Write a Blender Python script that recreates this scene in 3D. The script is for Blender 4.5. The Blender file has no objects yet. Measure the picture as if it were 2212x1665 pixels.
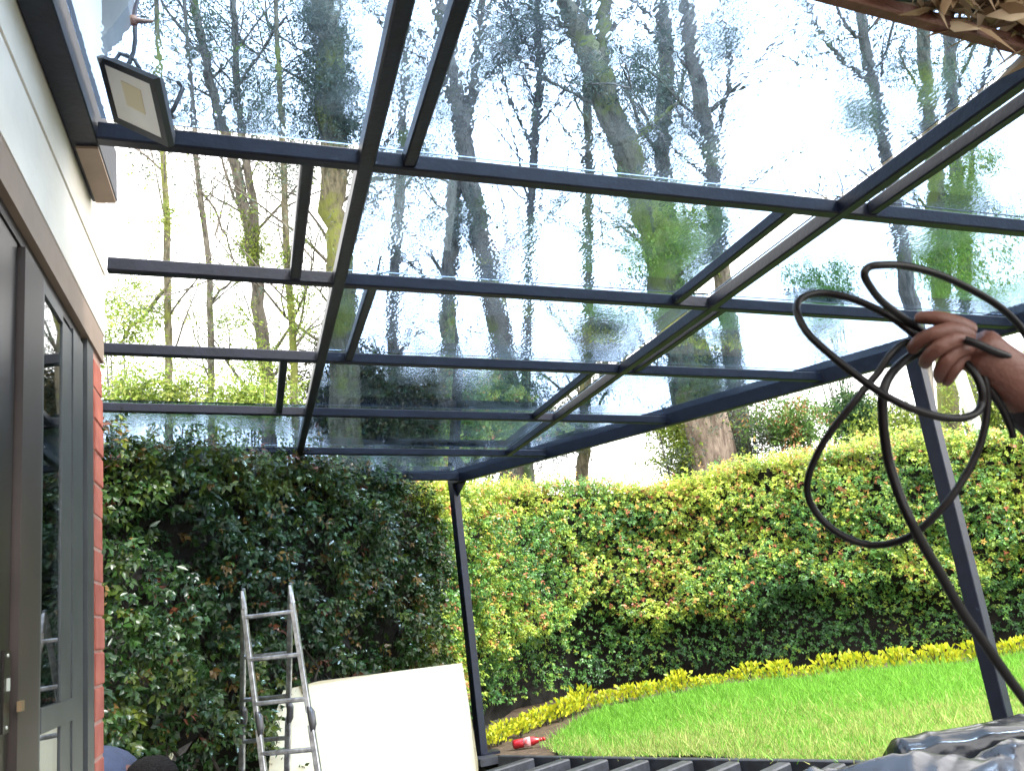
import bpy, bmesh, math, random
import numpy as np
from mathutils import Vector, Matrix
SC = bpy.context.scene
COL = SC.collection
rng = np.random.default_rng(7)
random.seed(7)
# ------------------------------------------------------------------ camera
F, CX, CY = 1859.6, 1106.0, 832.5           # measured in a 2212 px wide copy of the photograph
YAW, PITCH, ROLL = math.radians(17.76), math.radians(14.155), math.radians(7.242)
H = 1.3
_w = np.array([math.sin(YAW)*math.cos(PITCH), math.cos(YAW)*math.cos(PITCH), math.sin(PITCH)])
_r0 = np.array([math.cos(YAW), -math.sin(YAW), 0.0]); _d0 = np.cross(_w, _r0)
_r = _r0*math.cos(ROLL)+_d0*math.sin(ROLL); _d = -_r0*math.sin(ROLL)+_d0*math.cos(ROLL)
O = np.array([0, 0, H])
cam = bpy.data.cameras.new('camera'); camo = bpy.data.objects.new('camera', cam); COL.objects.link(camo)
camo.matrix_world = Matrix(((_r[0], -_d[0], -_w[0], 0), (_r[1], -_d[1], -_w[1], 0), (_r[2], -_d[2], -_w[2], H), (0, 0, 0, 1)))
cam.sensor_width = 36; cam.lens = F/2212*36; cam.clip_end = 2000; cam.clip_start = .05
cam.dof.use_dof = True; cam.dof.focus_distance = 8.0; cam.dof.aperture_fstop = 11
SC.camera = camo
def ray(x, y): return _r*((x-CX)/F)+_d*((y-CY)/F)+_w
def at(x, y, dep): return O+ray(x, y)*dep                 # point at a depth along the optical axis
def atX(x, y, X): q = ray(x, y); return O+q*X/q[0]
def atY(x, y, Y): q = ray(x, y); return O+q*Y/q[1]
def atZ(x, y, Z): q = ray(x, y); return O+q*(Z-H)/q[2]
# ------------------------------------------------------------------ sky, sun, exposure
W = bpy.data.worlds.new('World'); SC.world = W; W.use_nodes = True
nt = W.node_tree; nt.nodes.clear()
def nd(t, typ, **kw):
    n = t.nodes.new(typ)
    for k, v in kw.items():
        if k in n.inputs: n.inputs[k].default_value = v
        else: setattr(n, k, v)
    return n
SUN_EL, SUN_AZ = math.radians(50), math.radians(138)       # azimuth clockwise from +Y
sky = nd(nt, 'ShaderNodeTexSky', sky_type='NISHITA', sun_disc=False, sun_elevation=SUN_EL, sun_rotation=SUN_AZ)
tc = nd(nt, 'ShaderNodeTexCoord')
noi = nd(nt, 'ShaderNodeTexNoise', Scale=2.2, Detail=6.0, Roughness=.55)
nt.links.new(tc.outputs['Generated'], noi.inputs['Vector'])
ramp = nd(nt, 'ShaderNodeMapRange'); ramp.inputs['From Min'].default_value = .35; ramp.inputs['From Max'].default_value = .7
ramp.inputs['To Min'].default_value = .86; ramp.inputs['To Max'].default_value = .98
nt.links.new(noi.outputs['Fac'], ramp.inputs['Value'])
mixc = nd(nt, 'ShaderNodeMixRGB'); mixc.inputs['Color2'].default_value = (10.4, 10.2, 10.0, 1)
nt.links.new(ramp.outputs[0], mixc.inputs['Fac']); nt.links.new(sky.outputs[0], mixc.inputs['Color1'])
bg = nd(nt, 'ShaderNodeBackground', Strength=.12); out = nd(nt, 'ShaderNodeOutputWorld')
nt.links.new(mixc.outputs[0], bg.inputs['Color']); nt.links.new(bg.outputs[0], out.inputs['Surface'])
sl = bpy.data.lights.new('sun', 'SUN'); sl.energy = 2.0; sl.angle = math.radians(14); sl.color = (1, .98, .94)
so = bpy.data.objects.new('sun', sl); COL.objects.link(so)
sd = Vector((math.sin(SUN_AZ)*math.cos(SUN_EL), math.cos(SUN_AZ)*math.cos(SUN_EL), math.sin(SUN_EL)))
so.rotation_euler = sd.to_track_quat('Z', 'Y').to_euler()
SC.view_settings.view_transform = 'Standard'; SC.view_settings.look = 'None'; SC.view_settings.exposure = 2.06
SC.view_settings.gamma = 1; SC.view_settings.use_curve_mapping = False
SC.cycles.max_bounces = 10; SC.cycles.transparent_max_bounces = 16; SC.cycles.transmission_bounces = 8
SC.cycles.diffuse_bounces = 3; SC.cycles.glossy_bounces = 3
SC.cycles.use_denoising = True; SC.cycles.sample_clamp_indirect = 6
# ------------------------------------------------------------------ materials
def mat(name, base, rough=.5, metal=0, spec=.5, var=0, vscale=8, bump=0, bscale=40, stretch=(1, 1, 1), base2=None, sat=None, trans=0):
    m = bpy.data.materials.new(name); m.use_nodes = True; t = m.node_tree
    p = t.nodes['Principled BSDF']; p.inputs['Base Color'].default_value = (*base, 1)
    p.inputs['Roughness'].default_value = rough; p.inputs['Metallic'].default_value = metal
    p.inputs['Specular IOR Level'].default_value = spec
    co = nd(t, 'ShaderNodeTexCoord'); mp = nd(t, 'ShaderNodeMapping'); mp.inputs['Scale'].default_value = stretch
    t.links.new(co.outputs['Object'], mp.inputs['Vector'])
    if var or base2:
        n = nd(t, 'ShaderNodeTexNoise', Scale=vscale, Detail=6.0, Roughness=.6); t.links.new(mp.outputs[0], n.inputs['Vector'])
        r = nd(t, 'ShaderNodeValToRGB'); r.color_ramp.elements[0].position = .35; r.color_ramp.elements[1].position = .68
        b2 = base2 or tuple(min(1, c*(1+var)) for c in base); b1 = base if base2 else tuple(c*(1-var) for c in base)
        r.color_ramp.elements[0].color = (*b1, 1); r.color_ramp.elements[1].color = (*b2, 1)
        t.links.new(n.outputs['Fac'], r.inputs['Fac']); t.links.new(r.outputs[0], p.inputs['Base Color'])
    if bump:
        n2 = nd(t, 'ShaderNodeTexNoise', Scale=bscale, Detail=5.0); t.links.new(mp.outputs[0], n2.inputs['Vector'])
        b = nd(t, 'ShaderNodeBump', Strength=bump, Distance=.02); t.links.new(n2.outputs['Fac'], b.inputs['Height'])
        t.links.new(b.outputs[0], p.inputs['Normal'])
    return m
def leafmat(name, rough=.33, trans=.25, spec=.5):
    m = bpy.data.materials.new(name); m.use_nodes = True; t = m.node_tree; p = t.nodes['Principled BSDF']
    a = nd(t, 'ShaderNodeAttribute'); a.attribute_name = 'tint'
    p.inputs['Roughness'].default_value = rough; p.inputs['Specular IOR Level'].default_value = spec
    t.links.new(a.outputs['Color'], p.inputs['Base Color'])
    tr = nd(t, 'ShaderNodeBsdfTranslucent'); mx = nd(t, 'ShaderNodeMixShader', Fac=trans)
    t.links.new(a.outputs['Color'], tr.inputs['Color'])
    t.links.new(p.outputs[0], mx.inputs[1]); t.links.new(tr.outputs[0], mx.inputs[2])
    t.links.new(mx.outputs[0], t.nodes['Material Output'].inputs['Surface'])
    return m
def bark(name, c1, c2, moss, mossamt):
    m = bpy.data.materials.new(name); m.use_nodes = True; t = m.node_tree; p = t.nodes['Principled BSDF']
    co = nd(t, 'ShaderNodeTexCoord'); mp = nd(t, 'ShaderNodeMapping'); mp.inputs['Scale'].default_value = (9, 9, 1.6)
    t.links.new(co.outputs['Object'], mp.inputs['Vector'])
    n = nd(t, 'ShaderNodeTexNoise', Scale=1.6, Detail=8.0, Roughness=.65); t.links.new(mp.outputs[0], n.inputs['Vector'])
    r = nd(t, 'ShaderNodeValToRGB'); r.color_ramp.elements[0].position = .38; r.color_ramp.elements[1].position = .62
    r.color_ramp.elements[0].color = (*c1, 1); r.color_ramp.elements[1].color = (*c2, 1); t.links.new(n.outputs['Fac'], r.inputs['Fac'])
    n2 = nd(t, 'ShaderNodeTexNoise', Scale=1.1, Detail=5.0, Roughness=.7); t.links.new(co.outputs['Object'], n2.inputs['Vector'])
    r2 = nd(t, 'ShaderNodeMapRange'); r2.inputs['From Min'].default_value = .62-mossamt*.3; r2.inputs['From Max'].default_value = .70-mossamt*.25
    t.links.new(n2.outputs['Fac'], r2.inputs['Value'])
    mx = nd(t, 'ShaderNodeMixRGB'); mx.inputs['Color2'].default_value = (*moss, 1)
    t.links.new(r2.outputs[0], mx.inputs['Fac']); t.links.new(r.outputs[0], mx.inputs['Color1']); t.links.new(mx.outputs[0], p.inputs['Base Color'])
    b = nd(t, 'ShaderNodeBump', Strength=.9, Distance=.05); t.links.new(n.outputs['Fac'], b.inputs['Height']); t.links.new(b.outputs[0], p.inputs['Normal'])
    p.inputs['Roughness'].default_value = .85
    return m
def glass_wet(name, tint, wet, vert=(1, 1, 1), refl=1.0):
    m = bpy.data.materials.new(name); m.use_nodes = True; t = m.node_tree; t.nodes.remove(t.nodes['Principled BSDF'])
    co = nd(t, 'ShaderNodeTexCoord')
    # small beads and running streaks of rain water on the pane
    mp = nd(t, 'ShaderNodeMapping'); mp.inputs['Scale'].default_value = vert; t.links.new(co.outputs['Object'], mp.inputs['Vector'])
    n1 = nd(t, 'ShaderNodeTexNoise', Scale=24.0, Detail=2.0); t.links.new(mp.outputs[0], n1.inputs['Vector'])
    vo = nd(t, 'ShaderNodeTexVoronoi', Scale=80.0, feature='SMOOTH_F1'); t.links.new(mp.outputs[0], vo.inputs['Vector'])
    n3 = nd(t, 'ShaderNodeTexNoise', Scale=1.7, Detail=4.0, Roughness=.6); t.links.new(co.outputs['Object'], n3.inputs['Vector'])
    ad = nd(t, 'ShaderNodeMath', operation='ADD'); t.links.new(n1.outputs['Fac'], ad.inputs[0])
    ms = nd(t, 'ShaderNodeMath', operation='MULTIPLY'); t.links.new(vo.outputs['Distance'], ms.inputs[0]); ms.inputs[1].default_value = .9
    t.links.new(ms.outputs[0], ad.inputs[1])
    b = nd(t, 'ShaderNodeBump', Strength=wet, Distance=.0003); t.links.new(ad.outputs[0], b.inputs['Height'])
    mr = nd(t, 'ShaderNodeMapRange'); mr.inputs['From Min'].default_value = .45; mr.inputs['From Max'].default_value = .62; mr.inputs['To Min'].default_value = .05
    t.links.new(n3.outputs['Fac'], mr.inputs['Value'])
    # water lies on the upper face only
    ge = nd(t, 'ShaderNodeNewGeometry'); sp = nd(t, 'ShaderNodeSeparateXYZ'); t.links.new(co.outputs['Normal'], sp.inputs[0])
    gt = nd(t, 'ShaderNodeMath', operation='GREATER_THAN'); bf = nd(t, 'ShaderNodeMapRange'); bf.inputs['To Min'].default_value = 1; bf.inputs['To Max'].default_value = -1; t.links.new(ge.outputs['Backfacing'], bf.inputs['Value'])
    nz_ = nd(t, 'ShaderNodeMath', operation='MULTIPLY'); t.links.new(sp.outputs[2], nz_.inputs[0]); t.links.new(bf.outputs[0], nz_.inputs[1])
    t.links.new(nz_.outputs[0], gt.inputs[0]); gt.inputs[1].default_value = .5
    mm = nd(t, 'ShaderNodeMath', operation='MULTIPLY'); t.links.new(gt.outputs[0], mm.inputs[0]); t.links.new(mr.outputs[0], mm.inputs[1])
    m3 = nd(t, 'ShaderNodeMath', operation='MULTIPLY'); t.links.new(mm.outputs[0], m3.inputs[0]); m3.inputs[1].default_value = wet
    t.links.new(m3.outputs[0], b.inputs['Strength'])
    gl = nd(t, 'ShaderNodeBsdfGlass', Color=(*tint, 1), IOR=1.45, Roughness=0.0); t.links.new(b.outputs[0], gl.inputs['Normal'])
    ro = nd(t, 'ShaderNodeMath', operation='MULTIPLY'); ro.inputs[1].default_value = .004; t.links.new(mm.outputs[0], ro.inputs[0]); t.links.new(ro.outputs[0], gl.inputs['Roughness'])
    tl = nd(t, 'ShaderNodeBsdfTranslucent', Color=(.66, .84, 1.0, 1)); mh = nd(t, 'ShaderNodeMixShader')   # droplets scatter a little sky light
    hz = nd(t, 'ShaderNodeMath', operation='MULTIPLY'); hz.inputs[1].default_value = .02; t.links.new(mm.outputs[0], hz.inputs[0]); t.links.new(hz.outputs[0], mh.inputs[0])
    t.links.new(gl.outputs[0], mh.inputs[1]); t.links.new(tl.outputs[0], mh.inputs[2])
    t.links.new(mh.outputs[0], t.nodes['Material Output'].inputs['Surface'])
    return m
def glass_pane(name, tint, refl=1.0):
    m = bpy.data.materials.new(name); m.use_nodes = True; t = m.node_tree; t.nodes.remove(t.nodes['Principled BSDF'])
    tr = nd(t, 'ShaderNodeBsdfTransparent', Color=(*tint, 1)); gl = nd(t, 'ShaderNodeBsdfGlossy', Color=(1, 1, 1, 1), Roughness=.015)
    ge = nd(t, 'ShaderNodeNewGeometry'); mi = nd(t, 'ShaderNodeMapRange'); mi.inputs['To Min'].default_value = 1.55; mi.inputs['To Max'].default_value = 1/1.55
    t.links.new(ge.outputs['Backfacing'], mi.inputs['Value'])
    fr = nd(t, 'ShaderNodeFresnel'); t.links.new(mi.outputs[0], fr.inputs['IOR']); mx = nd(t, 'ShaderNodeMixShader')
    t.links.new(fr.outputs[0], mx.inputs[0]); t.links.new(tr.outputs[0], mx.inputs[1]); t.links.new(gl.outputs[0], mx.inputs[2])
    t.links.new(mx.outputs[0], t.nodes['Material Output'].inputs['Surface'])
    return m
M = dict(
    steel=mat('black_painted_steel', (.0075, .0105, .022), .45, spec=.32, var=.25, vscale=14, bump=.08, bscale=60),
    plaster=mat('white_plaster', (.83, .77, .68), .6, var=.07, vscale=3, bump=.08, bscale=30),
    soffit=mat('beige_soffit', (.26, .19, .145), .6, var=.12, vscale=5),
    eave=mat('grey_eave', (.42, .41, .38), .7, var=.08, vscale=6),
    alu=mat('bronze_door_frame', (.026, .019, .017), .45, metal=.15, var=.15, vscale=9),
    alug=mat('grey_door_frame', (.055, .06, .063), .42, metal=.2, var=.12, vscale=9),
    room=mat('darkened_room', (.10, .115, .14), .8, var=.1),  # interior colour kept dark, standing in for the unlit room
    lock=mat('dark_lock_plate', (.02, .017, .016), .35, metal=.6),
    brass=mat('worn_brass', (.24, .17, .1), .4, metal=.7),
    galv=mat('white_latch', (.28, .30, .27), .5),
    pane=glass_pane('door_glass', (.55, .62, .62)),
    glass=glass_wet('wet_tinted_glass', (.64, .75, .89), 1.0, (1, .6, 1)),
    lampbody=mat('floodlight_black', (.02, .021, .025), .45, bump=.05),
    lamplens=mat('floodlight_lens', (.84, .80, .74), .25, var=.04),
    lampchip=mat('floodlight_chip', (.70, .60, .40), .4),
    cable=mat('black_cable', (.012, .012, .014), .5),
    tape=mat('orange_tape', (.36, .2, .12), .6),
    hose=mat('black_rubber_hose', (.0028, .003, .0042), .45, spec=.3, bump=.05, bscale=90),
    ladder=mat('worn_aluminium', (.40, .41, .44), .3, metal=.9, var=.4, vscale=22, bump=.1, bscale=60),
    hinge=mat('dark_hinge', (.12, .12, .125), .4, metal=.7),
    board=mat('cream_board', (.84, .75, .52), .65, var=.04, vscale=3),
    wood=mat('dark_joist', (.03, .033, .042), .45, var=.35, vscale=12, bump=.12, bscale=40),
    tarp=mat('black_plastic_sheet', (.013, .015, .019), .23, spec=.6, bump=.12, bscale=25),
    tarpg=mat('grey_plastic_sheet', (.03, .031, .038), .27, spec=.7, bump=.15, bscale=25),
    batten=mat('red_brown_batten', (.11, .045, .03), .6, var=.3, vscale=14, bump=.2),
    thatch=leafmat('dried_palm_leaf', .6, .12, .3),
    soil=mat('damp_soil', (.075, .05, .03), .95, var=.45, vscale=14, bump=.8, bscale=45),
    ground=mat('garden_ground', (.06, .06, .03), .95, var=.4, vscale=4, bump=.5, bscale=20),
    patio=mat('patio_concrete', (.2, .19, .175), .8, var=.15, vscale=5, bump=.15),
    turf=mat('lawn_turf', (.045, .10, .016), .95, var=.4, vscale=6, bump=.6, bscale=60),
    grass=leafmat('grass_blade', .5, .35, .25),
    leaf=leafmat('hedge_leaf', .32, .2, .42),
    tleaf=leafmat('tree_leaf', .5, .3, .3),
    yleaf=leafmat('yellow_leaf', .4, .3, .3),
    core=mat('hedge_inner_shade', (.008, .007, .005), .95, var=.5, vscale=9, bump=1, bscale=14),  # near-black colour standing in for shade deep in the hedge
    stem=mat('hedge_stem', (.05, .04, .03), .9, var=.3, vscale=10),
    bark1=bark('grey_brown_bark', (.09, .08, .07), (.26, .23, .195), (.13, .16, .05), .15),
    bark2=bark('mossy_bark', (.08, .07, .045), (.25, .22, .15), (.20, .22, .05), .45),
    bark3=bark('fissured_brown_bark', (.13, .09, .07), (.38, .30, .24), (.12, .14, .05), .1),
    bark4=bark('dark_bark', (.045, .043, .042), (.13, .12, .11), (.05, .085, .03), .2),
    skin=mat('brown_skin', (.135, .062, .047), .5, spec=.4, var=.12, vscale=25, bump=.15, bscale=120),
    nail=mat('finger_nail', (.36, .2, .16), .35),
    navy=mat('navy_cotton', (.025, .036, .075), .85, var=.2, vscale=20, bump=.25, bscale=60),
    darkcloth=mat('charcoal_cotton', (.018, .018, .022), .9, var=.2, bump=.25, bscale=60),
    jeans=mat('dark_denim', (.03, .04, .065), .85, var=.2),
    hair=mat('black_hair', (.006, .005, .005), .8, spec=.2, bump=.5, bscale=150),
    shoe=mat('brown_shoe', (.05, .035, .025), .6), eye=mat('eye_white', (.7, .68, .65), .3), iris=mat('eye_iris', (.02, .012, .008), .2),
    bottle=mat('red_bottle', (.32, .012, .018), .15, spec=.6), cap=mat('red_cap', (.45, .02, .02), .4), blabel=mat('pale_bottle_label', (.6, .5, .5), .4, base2=(.55, .03, .04), vscale=16),
    whitepost=mat('white_post', (.75, .75, .74), .5), greyslat=mat('grey_slat', (.3, .31, .33), .5),
)
def brickmat():
    m = bpy.data.materials.new('red_brick'); m.use_nodes = True; t = m.node_tree; p = t.nodes['Principled BSDF']
    co = nd(t, 'ShaderNodeTexCoord')
    n = nd(t, 'ShaderNodeTexNoise', Scale=11.0, Detail=6.0); t.links.new(co.outputs['Object'], n.inputs['Vector'])
    r = nd(t, 'ShaderNodeValToRGB'); r.color_ramp.elements[0].color = (.27, .062, .042, 1); r.color_ramp.elements[1].color = (.40, .12, .08, 1)
    r.color_ramp.elements[0].position = .3; r.color_ramp.elements[1].position = .7
    t.links.new(n.outputs['Fac'], r.inputs['Fac']); t.links.new(r.outputs[0], p.inputs['Base Color'])
    b = nd(t, 'ShaderNodeBump', Strength=.35, Distance=.01); t.links.new(n.outputs['Fac'], b.inputs['Height']); t.links.new(b.outputs[0], p.inputs['Normal'])
    p.inputs['Roughness'].default_value = .85
    return m
M['brick'] = brickmat(); M['mortar'] = mat('mortar', (.34, .2, .16), .9, var=.15, vscale=20)
# ------------------------------------------------------------------ builders
class MB:
    def __init__(s): s.v = []; s.f = []
    def add(s, v, f):
        n = len(s.v); s.v += [tuple(map(float, p)) for p in v]; s.f += [tuple(i+n for i in q) for q in f]; return s
    def box(s, a, b):
        x0, y0, z0 = a; x1, y1, z1 = b
        return s.add([(x0, y0, z0), (x1, y0, z0), (x1, y1, z0), (x0, y1, z0), (x0, y0, z1), (x1, y0, z1), (x1, y1, z1), (x0, y1, z1)],
                     [(0, 3, 2, 1), (4, 5, 6, 7), (0, 1, 5, 4), (1, 2, 6, 5), (2, 3, 7, 6), (3, 0, 4, 7)])
    def bar(s, p, q, w, h, up=(0, 0, 1), ch=.12, lift=0):
        # rectangular bar with small chamfers, cross section w (sideways) by h (up)
        p = np.array(p, float); q = np.array(q, float); d = (q-p)/np.linalg.norm(q-p)
        sx = np.cross(d, up); sx /= np.linalg.norm(sx); uz = np.cross(sx, d)
        c = min(w, h)*ch; hw, hh = w/2, h/2
        prof = [(-hw+c, -hh), (hw-c, -hh), (hw, -hh+c), (hw, hh-c), (hw-c, hh), (-hw+c, hh), (-hw, hh-c), (-hw, -hh+c)]
        V = [P+sx*a+uz*(b+lift) for P in (p, q) for a, b in prof]
        Fs = [(i, i+8, (i+1) % 8+8, (i+1) % 8)[::-1] for i in range(8)]
        return s.add(V, Fs+[tuple(range(8)), tuple(range(15, 7, -1))])
    def tube(s, pts, rad, n=8, caps=True):
        pts = [np.array(p, float) for p in pts]; k = len(pts)
        rad = [rad]*k if np.isscalar(rad) else list(rad)
        t0 = pts[1]-pts[0]; a = np.cross(t0, (0.3, 0.8, .52)); a /= np.linalg.norm(a)
        V = []
        for i in range(k):
            t = pts[min(i+1, k-1)]-pts[max(i-1, 0)]; t = t/(np.linalg.norm(t)+1e-9)
            a = a-t*np.dot(a, t); a /= (np.linalg.norm(a)+1e-9); b = np.cross(t, a)
            for j in range(n):
                an = 2*math.pi*j/n; V.append(pts[i]+(a*math.cos(an)+b*math.sin(an))*rad[i])
        Fs = [(i*n+j, i*n+(j+1) % n, (i+1)*n+(j+1) % n, (i+1)*n+j) for i in range(k-1) for j in range(n)]
        if caps: Fs += [tuple(range(n))[::-1], tuple(range((k-1)*n, k*n))]
        return s.add(V, Fs)
    def lathe(s, p, axis, prof, n=16):
        axis = np.array(axis, float); axis /= np.linalg.norm(axis); a = np.cross(axis, (.31, .2, .9)); a /= np.linalg.norm(a); b = np.cross(axis, a)
        V = [np.array(p)+axis*h+(a*math.cos(2*math.pi*j/n)+b*math.sin(2*math.pi*j/n))*r for h, r in prof for j in range(n)]
        k = len(prof)
        return s.add(V, [(i*n+j, i*n+(j+1) % n, (i+1)*n+(j+1) % n, (i+1)*n+j) for i in range(k-1) for j in range(n)]+[tuple(range(n))[::-1], tuple(range((k-1)*n, k*n))])
    def prism(s, poly, ext):
        n = len(poly); V = [np.array(p, float) for p in poly]; V += [p+np.array(ext, float) for p in V]
        return s.add(V, [tuple(range(n)), tuple(range(2*n-1, n-1, -1))]+[(i, i+n, (i+1) % n+n, (i+1) % n) for i in range(n)])
    def build(s, name, m, parent=None, smooth=False):
        me = bpy.data.meshes.new(name); me.from_pydata(s.v, [], s.f); me.validate()
        bm = bmesh.new(); bm.from_mesh(me); bmesh.ops.recalc_face_normals(bm, faces=bm.faces); bm.to_mesh(me); bm.free()
        return link(name, me, m, parent, smooth)
def link(name, me, m, parent=None, smooth=False):
    if m: me.materials.append(m)
    if smooth: me.polygons.foreach_set('use_smooth', [True]*len(me.polygons))
    o = bpy.data.objects.new(name, me); COL.objects.link(o)
    if parent:
        o.parent = parent; o.matrix_parent_inverse = Matrix.Translation(-wloc(parent))
    return o
def wloc(o):
    l = Vector(o.location)
    if o.parent and not o.parent.type == 'EMPTY': l += wloc(o.parent)
    elif o.parent: l = Vector((0, 0, 0)) if o.type == 'MESH' else l
    return l if o.type == 'EMPTY' else Vector((0, 0, 0))
def tag(o, label=None, cat=None, group=None, kind=None):
    if label: o['label'] = label
    if cat: o['category'] = cat
    if group: o['group'] = group
    if kind: o['kind'] = kind
    return o
def thing(name, loc, label, cat, group=None):
    o = bpy.data.objects.new(name, None); COL.objects.link(o); o.location = tuple(map(float, loc)); o.empty_display_size = .2
    return tag(o, label, cat, group)
def mesh_np(name, V, T, m, parent=None, tint=None, smooth=False):
    V = np.asarray(V, np.float32); T = np.asarray(T, np.int32)
    me = bpy.data.meshes.new(name); me.vertices.add(len(V)); me.vertices.foreach_set('co', V.ravel())
    k = T.shape[1]; me.loops.add(T.size); me.loops.foreach_set('vertex_index', T.ravel())
    me.polygons.add(len(T)); me.polygons.foreach_set('loop_start', np.arange(0, T.size, k, dtype=np.int32))
    me.update(calc_edges=True)
    if tint is not None:
        a = me.attributes.new('tint', 'FLOAT_COLOR', 'POINT'); c = np.ones((len(V), 4), np.float32); c[:, :3] = tint; a.data.foreach_set('color', c.ravel())
    return link(name, me, m, parent, smooth)
LEAF = np.array([(0, 0, 0), (.42, -.5, .16), (.42, .5, .16), (.45, 0, 0), (1, 0, -.12)]); LT = np.array([(0, 3, 1), (1, 3, 4), (0, 2, 3), (2, 4, 3)])
SLIM = np.array([(0, 0, 0), (.4, -.5, .0), (.45, .5, .0), (1, 0, -.05)]); ST = np.array([(0, 1, 3), (0, 3, 2)])
def unit(a): return a/(np.linalg.norm(a, axis=-1, keepdims=True)+1e-9)
def leaves(P, D, N, L, Wd, tint, tmpl=LEAF, tri=LT):
    # P base, D axis, N rough normal, L length, Wd width -> verts, tris, tint per vertex
    D = unit(D); S = unit(np.cross(N, D)); U = np.cross(D, S); n = len(P); k = len(tmpl)
    V = P[:, None]+D[:, None]*(tmpl[None, :, 0:1]*L[:, None, None])+S[:, None]*(tmpl[None, :, 1:2]*Wd[:, None, None])+U[:, None]*(tmpl[None, :, 2:3]*Wd[:, None, None])
    T = tri[None]+(np.arange(n)*k)[:, None, None]
    return V.reshape(-1, 3), T.reshape(-1, 3), np.repeat(tint, k, 0)
def vnoise(P, sc, seed=0):
    # cheap smooth pseudo noise in -1..1
    r = np.random.default_rng(seed); s = np.zeros(len(P))
    for i in range(5):
        k = unit(r.normal(size=3))*sc*(1+.7*i); s += np.sin(P@k+r.uniform(0, 6.28))/(1+.5*i)
    return s/2.2
def pick(n, cols, w):
    c = np.array(cols); w = np.array(w, float); i = rng.choice(len(c), n, p=w/w.sum()); return c[i]*rng.uniform(.75, 1.3, (n, 1))
# ------------------------------------------------------------------ ground, patio, lawn
def sheet(name, poly, zf, m, res=.25):
    poly = np.array(poly, float); x0, y0 = poly.min(0); x1, y1 = poly.max(0)
    bm = bmesh.new(); vs = [bm.verts.new((p[0], p[1], 0)) for p in poly]; bm.faces.new(vs)
    for ax, a, b in ((0, x0, x1), (1, y0, y1)):
        for c in np.arange(a+res, b, res):
            co = [0, 0, 0]; co[ax] = c; no = [0, 0, 0]; no[ax] = 1
            bmesh.ops.bisect_plane(bm, geom=bm.verts[:]+bm.edges[:]+bm.faces[:], plane_co=co, plane_no=no)
    for v in bm.verts: v.co.z = zf(v.co.x, v.co.y)
    bmesh.ops.recalc_face_normals(bm, faces=bm.faces)
    if sum(f.normal.z for f in bm.faces) < 0: bmesh.ops.reverse_faces(bm, faces=bm.faces[:])
    me = bpy.data.meshes.new(name); bm.to_mesh(me); bm.free()
    return tag(link(name, me, m), kind='structure')
g = MB().add([(-400, -400, -.12), (400, -400, -.12), (400, 400, -.12), (-400, 400, -.12)], [(0, 1, 2, 3)]).build('ground', M['ground']); tag(g, kind='structure')
sheet('patio', [(-.6, -3), (4.4, -3), (4.4, 3.2), (2.05, 7.8), (-.6, 6.0)], lambda x, y: -.10, M['patio'], .8)
EDGE = [(2.10, 7.95), (3.68, 5.55), (5.3, 3.1), (7.5, -.2)]
BORD = [(2.35, 9.1), (3.0, 9.75), (3.7, 10.2), (4.5, 10.35), (5.3, 10.25), (6.0, 9.9), (6.75, 9.45), (8.3, 8.7), (10.5, 7.6), (13, 6.2)]
zl = lambda x, y: .02*math.sin(x*1.3+y*.7)+.015*math.sin(x*3.1-y*2.2)
sheet('soil_bed', EDGE+[(14, -.2), (14, 7.5)]+[(12, 9.6), (8.8, 10.2), (5.4, 12.2), (3.4, 12), (1.8, 9.2)], lambda x, y: zl(x, y)-.03, M['soil'], .3)
LAWN = [(2.42, 7.56)]+[(3.66, 5.62), (5.3, 3.15), (7.5, -.15)]+[(13.5, -.15), (12.8, 5.9)]+[(10.3, 7.3), (8.2, 8.4), (6.6, 9.15), (5.9, 9.6), (5.2, 9.9), (4.5, 10.0), (3.8, 9.85), (3.3, 9.35), (2.85, 8.7), (2.55, 8.15)]
sheet('lawn', LAWN, zl, M['turf'], .3)
def inpoly(x, y, poly):
    r = np.zeros(len(x), bool); j = len(poly)-1
    for i in range(len(poly)):
        xi, yi = poly[i]; xj, yj = poly[j]
        c = ((yi > y) != (yj > y)) & (x < (xj-xi)*(y-yi)/(yj-yi+1e-12)+xi); r ^= c; j = i
    return r
n = 430000; x = rng.uniform(2.5, 9.8, n); y = rng.uniform(4.2, 10.1, n); k = inpoly(x, y, LAWN); x, y = x[k]+rng.normal(0, .05, k.sum()), y[k]+rng.normal(0, .05, k.sum())
n = len(x); P = np.stack([x, y, .02*np.sin(x*1.3+y*.7)+.015*np.sin(x*3.1-y*2.2)-.004], 1)
dB = np.min([np.hypot(x-a, y-b) for a, b in [(3.3, 9.4), (3.8, 9.9), (4.5, 10.05), (5.2, 9.95), (5.9, 9.65), (6.6, 9.2), (7.4, 8.8), (8.2, 8.45), (9.2, 7.9)]], 0)
fr = np.clip((9.35-y-.36*(x-2.6))/2.4, 0, 1)       # nearer the patio the grass is worn and dry
nz = vnoise(P*[1, 1, 0], 2.5, 3)*.4+vnoise(P*[1, 1, 0], 7, 4)*.4+vnoise(P*[1, 1, 0], 18, 5)*.3
dry = np.clip(fr*1.0+nz*.8-.12, 0, 1)
dry = np.clip((rng.uniform(0, 1, n) < dry*.75)*rng.uniform(.5, 1, n), 0, 1)[:, None]
tint = (np.array([.185, .42, .05])*(1-dry)+np.array([.46, .46, .17])*dry)*rng.uniform(.55, 1.4, (n, 1))
hgt = rng.uniform(.02, .062, n)*(1+1.6*(rng.uniform(0, 1, n) < .06))*(1+.9*np.exp(-(dB/.5)**2))*(1+.3*nz)
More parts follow.
